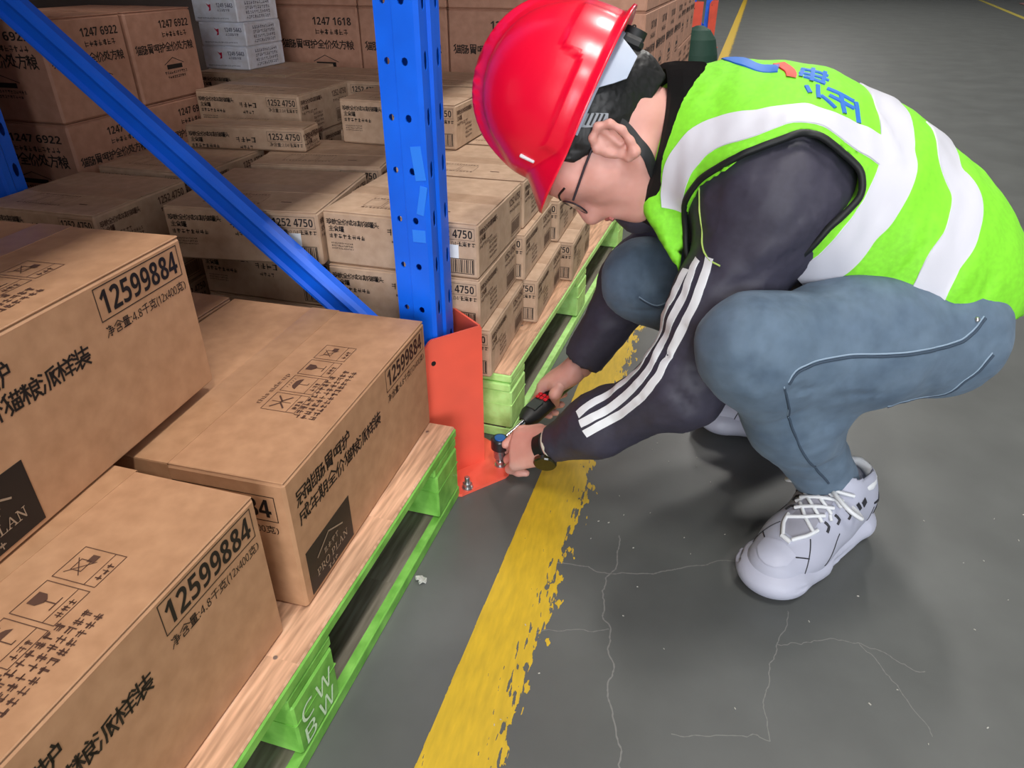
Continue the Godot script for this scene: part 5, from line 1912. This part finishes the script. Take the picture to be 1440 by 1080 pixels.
	cb.lathe([Vector2(1.08, -0.050), Vector2(1.02, -0.012), Vector2(0.97, 0.004), Vector2(0.935, 0.008), Vector2(0.90, 0.004), Vector2(0.90, -0.050)], 40, x)
	obj("collar", cb, M["collar"], ja)


func head_things(o: Node3D) -> void:
	var g := MB.new()
	for s in [-1.0, 1.0]:
		g.tube([hp(-0.010, 0.010, 0.080 * s), hp(0.04, 0.008, 0.076 * s), hp(0.088, 0.004, 0.062 * s)], 0.0018, 6)
		var ring := []
		for k in 25:
			var a := TAU * k / 24.0
			ring.append(hp(0.103 - 0.012 * pow(absf(cos(a) * 0.024 + 0.034) / 0.06, 2.0), -0.002 + sin(a) * 0.019, (0.034 + cos(a) * 0.026) * s))
		g.tube(ring, 0.0014, 6, false)
	g.tube([hp(0.103, 0.002, 0.009), hp(0.108, 0.004, 0.0), hp(0.103, 0.002, -0.009)], 0.0014, 6)
	var gl := obj("glasses", g, M["glasses_frame"], o)
	for s in [-1.0, 1.0]:
		var l := MB.new()
		var c := l.vert(hp(0.101, -0.002, 0.034 * s), FACE)
		for k in 24:
			var a := TAU * k / 24.0
			l.vert(hp(0.103 - 0.012 * pow(absf(cos(a) * 0.024 + 0.034) / 0.06, 2.0), -0.002 + sin(a) * 0.019, (0.034 + cos(a) * 0.026) * s), FACE)
		for k in 24:
			l.face(c, c + 1 + k, c + 1 + (k + 1) % 24)
		obj("lens", l, M["lens"], gl)


func hard_hat(o: Node3D) -> void:
	var c := hp(-0.030, 0.045)
	var side := FACE.cross(CROWN)
	var n := 160
	var mb := MB.new()
	# rows from the inside lip over the rim to the top of the dome: scale of the rim's oval, height, part (0 inside, 1 flange, 2 dome)
	var prof := [Vector3(0.935, 0.02, 0), Vector3(0.945, -0.006, 0), Vector3(0.985, -0.010, 1), Vector3(1.0, -0.010, 1), Vector3(1.0, -0.006, 1), Vector3(0.992, -0.001, 2)]
	for h in [0.004, 0.012, 0.019, 0.022, 0.025, 0.030, 0.036, 0.042, 0.048, 0.051, 0.054, 0.060, 0.070, 0.082, 0.094, 0.105, 0.115, 0.124, 0.132, 0.139, 0.1445, 0.149, 0.152, 0.154, 0.155]:
		prof.append(Vector3(pow(maxf(1.0 - pow(h / 0.155, 2.5), 0.0), 1.0 / 2.1) * 0.985, h, 2))
	var grid := []
	for i in prof.size():
		var row := PackedVector3Array()
		for k in n:
			var a := TAU * k / n
			var cs := cos(a)
			var sn := sin(a)
			var s: float = prof[i].x
			var h: float = prof[i].y
			var h0 := h
			var pk := smoothstep(0.42, 0.95, cs)          # the peak over the eyes
			var wide := 0.0
			if prof[i].z == 1:
				wide = 0.007 + 0.028 * pk + 0.004 * smoothstep(0.6, 1.0, -cs)
				h += 0.004 * pk
			elif prof[i].z == 2:
				h += 0.034 * pk * (1.0 - smoothstep(0.0, 0.09, h0))
			var x := cs * (0.126 if cs > 0 else 0.131) * s + cs * wide
			var z := sn * 0.109 * s + sn * wide
			if prof[i].z == 2:
				# a raised band runs from front to back over the crown, with a shallow groove each side
				var t := absf(z)
				h += 0.010 * (1.0 - smoothstep(0.020, 0.028, t)) * smoothstep(0.03, 0.09, h0)
				h -= 0.005 * exp(-pow((t - 0.038) / 0.008, 2.0)) * smoothstep(0.05, 0.10, h0)
				# the thicker rim at the sides steps up towards the back
				var top := lerpf(0.0235, 0.0525, smoothstep(0.36, 0.44, -cs))
				var lift := 0.0036 * (1.0 - smoothstep(top - 0.0025, top + 0.0025, h0)) * (1.0 - smoothstep(0.50, 0.60, cs)) * (1.0 - smoothstep(0.86, 0.93, -cs))
				x += cs * lift
				z += sn * lift
			row.append(c + FACE * x + CROWN * h + side * z)
		grid.append(row)
	var base := 0
	for i in grid.size():
		for k in n:
			var du: Vector3 = grid[i][(k + 1) % n] - grid[i][(k + n - 1) % n]
			var dv: Vector3 = grid[mini(i + 1, grid.size() - 1)][k] - grid[maxi(i - 1, 0)][k]
			var nn := dv.cross(du).normalized() if du.length() > 1e-6 else CROWN
			if i == grid.size() - 1:
				nn = CROWN
			mb.vert(grid[i][k], nn)
	for i in grid.size() - 1:
		for k in n:
			var k2 := (k + 1) % n
			mb.face(i * n + k, (i + 1) * n + k, (i + 1) * n + k2)
			mb.face(i * n + k, (i + 1) * n + k2, i * n + k2)
	var hat := obj("hard_hat", mb, M["helmet"], o)
	hat.set_meta("label", "glossy red hard hat")
	var w := MB.new()
	w.box(c + FACE * 0.092 + CROWN * 0.040 + LEFT * 0.0725, Vector3(0.005, 0.022, 0.004), 0.001, Basis(FACE, CROWN, side) * Basis(Vector3.UP, 0.80))
	obj("maker_mark", w, M["lace"], hat)
	# the headband below the shell
	var lb := MB.new()
	var rows := []
	for k in 33:
		var a := PI * 0.42 + PI * 1.16 * k / 32.0
		var q := hp(-0.022, 0.0) + FACE * cos(a) * 0.113 + side * sin(a) * 0.0975
		var e := (FACE * cos(a) + side * sin(a)).normalized()
		var tall := 0.012 + 0.028 * smoothstep(0.25, 0.5, absf(sin(a))) * smoothstep(0.30, 0.52, -cos(a)) * (1.0 - smoothstep(0.78, 0.90, -cos(a)))
		rows.append([lb.vert(q + CROWN * 0.05, e), lb.vert(q + CROWN * (0.045 - tall) + e * 0.002, e), lb.vert(q + CROWN * (0.045 - tall) - e * 0.001, -e), lb.vert(q + CROWN * 0.05 - e * 0.002, -e)])
	for k in 32:
		for jj in 3:
			lb.face(rows[k][jj], rows[k + 1][jj + 1], rows[k][jj + 1])
			lb.face(rows[k][jj], rows[k + 1][jj], rows[k + 1][jj + 1])
	obj("headband", lb, M["liner"], hat)
	var ad := MB.new()
	ad.box(hp(-0.128, 0.022), Vector3(0.016, 0.034, 0.050), 0.005, Basis(FACE, CROWN, side))
	ad.tube([hp(-0.135, 0.022), hp(-0.146, 0.022)], 0.015, 16)
	obj("adjuster", ad, M["strap"], hat)


func shoe(o: Node3D, heel: Vector3, toe_dir: Vector3) -> void:
	var t := toe_dir.normalized()
	var x := Transform3D(Basis(t, Vector3.UP, t.cross(Vector3.UP)), heel)
	var up := obj("shoe", shoe_upper.mesh(Vector3(-0.02, 0.012, -0.08), Vector3(0.31, 0.17, 0.08), 0.0042), M["shoe_grey"], o)
	up.transform = x
	obj("sole", shoe_sole.mesh(Vector3(-0.03, -0.008, -0.08), Vector3(0.32, 0.07, 0.08), 0.004), M["shoe_sole"], up)
	var rim := MB.new()
	var loop := []
	for k in 21:
		var g := TAU * k / 20.0
		loop.append(Vector3(0.066 + cos(g) * 0.040, 0.134 + cos(g) * 0.004 + 0.010 * absf(sin(g)) * -1.0 + 0.004, sin(g) * 0.036))
	rim.tube(loop, 0.0085, 8, false)
	obj("padded_collar", rim, M["lace"], up)
	var lc := MB.new()
	for k in 4:
		var f0 := 0.124 + 0.021 * k
		seam(shoe_upper, lc, [Vector3(f0 - 0.012, 0.13, 0.032), Vector3(f0 + 0.006, 0.13, 0.0), Vector3(f0 + 0.014, 0.12, -0.032)], 0.0030, 0.002)
		seam(shoe_upper, lc, [Vector3(f0 - 0.012, 0.13, -0.032), Vector3(f0 + 0.006, 0.13, 0.0), Vector3(f0 + 0.014, 0.12, 0.032)], 0.0030, 0.003)
	for s in [-1.0, 1.0]:
		seam(shoe_upper, lc, [Vector3(0.188, 0.11, 0.032 * s), Vector3(0.210, 0.11, 0.024 * s), Vector3(0.232, 0.11, 0.010 * s)], 0.0034, 0.001)
		# the bow
		lc.tube(baked([Vector3(0.116, 0.126, 0.002 * s), Vector3(0.140, 0.138, 0.018 * s), Vector3(0.150, 0.132, 0.046 * s), Vector3(0.134, 0.116, 0.062 * s), Vector3(0.120, 0.114, 0.046 * s), Vector3(0.114, 0.122, 0.010 * s)], 0.005), 0.0036, 6)
		lc.tube(baked([Vector3(0.118, 0.124, 0.004 * s), Vector3(0.144, 0.116, 0.016 * s), Vector3(0.158, 0.104, 0.030 * s)], 0.005), 0.003, 6)
	seam(shoe_upper, lc, [Vector3(0.230, 0.10, 0.010), Vector3(0.233, 0.10, -0.010)], 0.0042, 0.001)
	obj("laces", lc, M["lace"], up)
	var tg := MB.new()
	patch(shoe_upper, tg, [Vector3(0.120, 0.12, -0.022), Vector3(0.200, 0.11, -0.025), Vector3(0.228, 0.11, -0.012), Vector3(0.228, 0.11, 0.012), Vector3(0.200, 0.11, 0.025), Vector3(0.120, 0.12, 0.022)], 0.0006)
	obj("tongue_mesh", tg, M["shoe_mesh"], up)
	var cap := MB.new()
	patch(shoe_upper, cap, [Vector3(0.246, 0.10, -0.034), Vector3(0.262, 0.08, -0.032), Vector3(0.276, 0.07, -0.016), Vector3(0.281, 0.07, 0.0), Vector3(0.276, 0.07, 0.018), Vector3(0.262, 0.08, 0.036), Vector3(0.246, 0.10, 0.038), Vector3(0.240, 0.10, 0.0)], 0.0014)
	obj("toe_cap", cap, M["shoe_sole"], up)
	var dk := MB.new()
	for s in [-1.0, 1.0]:
		seam(shoe_upper, dk, [Vector3(0.205, 0.10, 0.030 * s), Vector3(0.222, 0.08, 0.045 * s), Vector3(0.232, 0.050, 0.05 * s), Vector3(0.230, 0.040, 0.055 * s)], 0.0010)
		seam(shoe_upper, dk, [Vector3(0.222, 0.075, 0.045 * s), Vector3(0.240, 0.082, 0.03 * s)], 0.0010)
		seam(shoe_upper, dk, [Vector3(0.150, 0.085, 0.05 * s), Vector3(0.176, 0.060, 0.055 * s), Vector3(0.190, 0.045, 0.06 * s)], 0.0010)
		for k in 3:
			seam(shoe_upper, dk, [Vector3(0.126 + 0.022 * k, 0.11, 0.030 * s), Vector3(0.124 + 0.022 * k, 0.105, 0.040 * s), Vector3(0.130 + 0.022 * k, 0.10, 0.043 * s)], 0.0024)
		seam(shoe_upper, dk, [Vector3(0.018, 0.140, 0.014 * s), Vector3(0.014, 0.118, 0.022 * s), Vector3(0.018, 0.098, 0.034 * s), Vector3(0.030, 0.086, 0.041 * s)], 0.0024)
		seam(shoe_upper, dk, [Vector3(0.030, 0.086, 0.041 * s), Vector3(0.046, 0.094, 0.045 * s), Vector3(0.060, 0.098, 0.045 * s)], 0.0022)
		seam(shoe_upper, dk, [Vector3(0.058, 0.090, 0.045 * s), Vector3(0.062, 0.074, 0.045 * s), Vector3(0.054, 0.056, 0.045 * s), Vector3(0.036, 0.050, 0.045 * s)], 0.0011)
		for k in 2:
			ribbon(shoe_upper, dk, [Vector3(0.030, 0.068 + 0.008 * k, 0.045 * s), Vector3(0.046, 0.070 + 0.008 * k, 0.048 * s)], 0.0035, 0.001, 3)
		ribbon(shoe_upper, dk, [Vector3(0.096, 0.118, 0.036 * s), Vector3(0.090, 0.108, 0.040 * s)], 0.010, 0.001, 3)
		ribbon(shoe_upper, dk, [Vector3(0.108, 0.116, 0.034 * s), Vector3(0.104, 0.106, 0.038 * s)], 0.006, 0.001, 3)
	obj("dark_trim", dk, M["shoe_dark"], up).set_meta("kind", "stuff")


func watch(o: Node3D) -> void:
	var d := (WRIST_L - ELBOW_L).normalized()
	var c := WRIST_L + d * 0.010
	var s := d.cross(Vector3.UP).normalized()
	var u := s.cross(d)
	var mb := MB.new()
	mb.lathe([Vector2(0.0275, -0.0105), Vector2(0.0298, -0.0095), Vector2(0.0298, 0.0095), Vector2(0.0275, 0.0105)], 32, Transform3D(Basis(s, d, u), c))
	var w := obj("watch", mb, M["rubber"], o)
	w.set_meta("label", "black wristwatch")
	var lin := MB.new()
	lin.lathe([Vector2(0.0295, -0.020), Vector2(0.0315, -0.016), Vector2(0.0315, -0.028)], 28, Transform3D(Basis(s, d, u), c))
	obj("cuff_lining", lin, flat_mat("cuff_pale", Color(0.80, 0.78, 0.72), 0.7), o)
	var out := Vector3(0.30, -0.20, 0.93).slide(d).normalized()
	var f := MB.new()
	var x := Transform3D(Basis(d, out, d.cross(out)), c + out * 0.028)
	f.lathe([Vector2(0.0175, -0.003), Vector2(0.0205, 0.0), Vector2(0.0205, 0.006), Vector2(0.0185, 0.0085), Vector2(0.0, 0.0088)], 32, x)
	obj("dial", f, flat_mat("dial", Color(0.16, 0.15, 0.08), 0.12), w)


func wrench() -> void:
	var o := thing("torque_wrench", "torque wrench with a small display and red keys, held between both hands on the bolt", "wrench")
	var a := Vector3(0.046, 0.058, -0.098)
	var b := Vector3(0.128, 0.092, -0.290)
	var d := (b - a).normalized()
	var s := d.cross(Vector3.UP).normalized()
	var u := s.cross(d).normalized()
	var bs := Basis(d, u, s)
	var hm := MB.new()
	hm.lathe([Vector2(0.0, -0.034), Vector2(0.0105, -0.034), Vector2(0.0118, -0.032), Vector2(0.0118, -0.012), Vector2(0.010, -0.010)], 20, Transform3D(Basis(), a))
	obj("socket", hm, flat_mat("socket_steel", Color(0.62, 0.62, 0.64), 0.25, 0.9), o)
	var rh := MB.new()
	rh.lathe([Vector2(0.0, -0.012), Vector2(0.0155, -0.012), Vector2(0.0170, -0.010), Vector2(0.0170, 0.008), Vector2(0.0150, 0.0105), Vector2(0.0, 0.0105)], 28, Transform3D(Basis(), a))
	var head := obj("ratchet_head", rh, flat_mat("dark_steel", Color(0.30, 0.30, 0.32), 0.3, 0.85), o)
	var bl := MB.new()
	bl.lathe([Vector2(0.0105, 0.0100), Vector2(0.0100, 0.0125), Vector2(0.0, 0.0128)], 22, Transform3D(Basis(), a))
	obj("blue_button", bl, flat_mat("button_blue", Color(0.12, 0.35, 0.62), 0.3), head)
	var sh := MB.new()
	sh.tube([a + d * 0.012, a + d * 0.080], 0.0068, 14)
	obj("shaft", sh, M["chrome"], o)
	var gb := MB.new()
	gb.tube([a + d * 0.070, a + d * 0.078, a + d * 0.092, a + d * 0.150, a + d * 0.160], [0.010, 0.017, 0.0225, 0.0225, 0.015], 20, true, 0.8)
	var body_part := obj("gauge_body", gb, M["rubber"], o)
	var ds := MB.new()
	ds.box(a + d * 0.108 + u * 0.0182, Vector3(0.028, 0.003, 0.024), 0.001, bs)
	obj("display", ds, flat_mat("display", Color(0.22, 0.25, 0.24), 0.15), body_part)
	for i in 3:
		for k in 2:
			var kb := MB.new()
			kb.box(a + d * (0.130 + 0.009 * k) + u * 0.0182 + s * (i - 1.0) * 0.0095, Vector3(0.0074, 0.004, 0.0074), 0.0012, bs)
			obj("key", kb, flat_mat("key_red", Color(0.80, 0.10, 0.16), 0.4), body_part)
	var hb := MB.new()
	hb.tube([a + d * 0.156, a + d * 0.165, a + d * 0.20, a + d * 0.250, a + d * 0.262], [0.011, 0.0135, 0.0140, 0.0155, 0.011], 18)
	obj("handle", hb, flat_mat("handle_green", Color(0.05, 0.26, 0.17), 0.5), o)
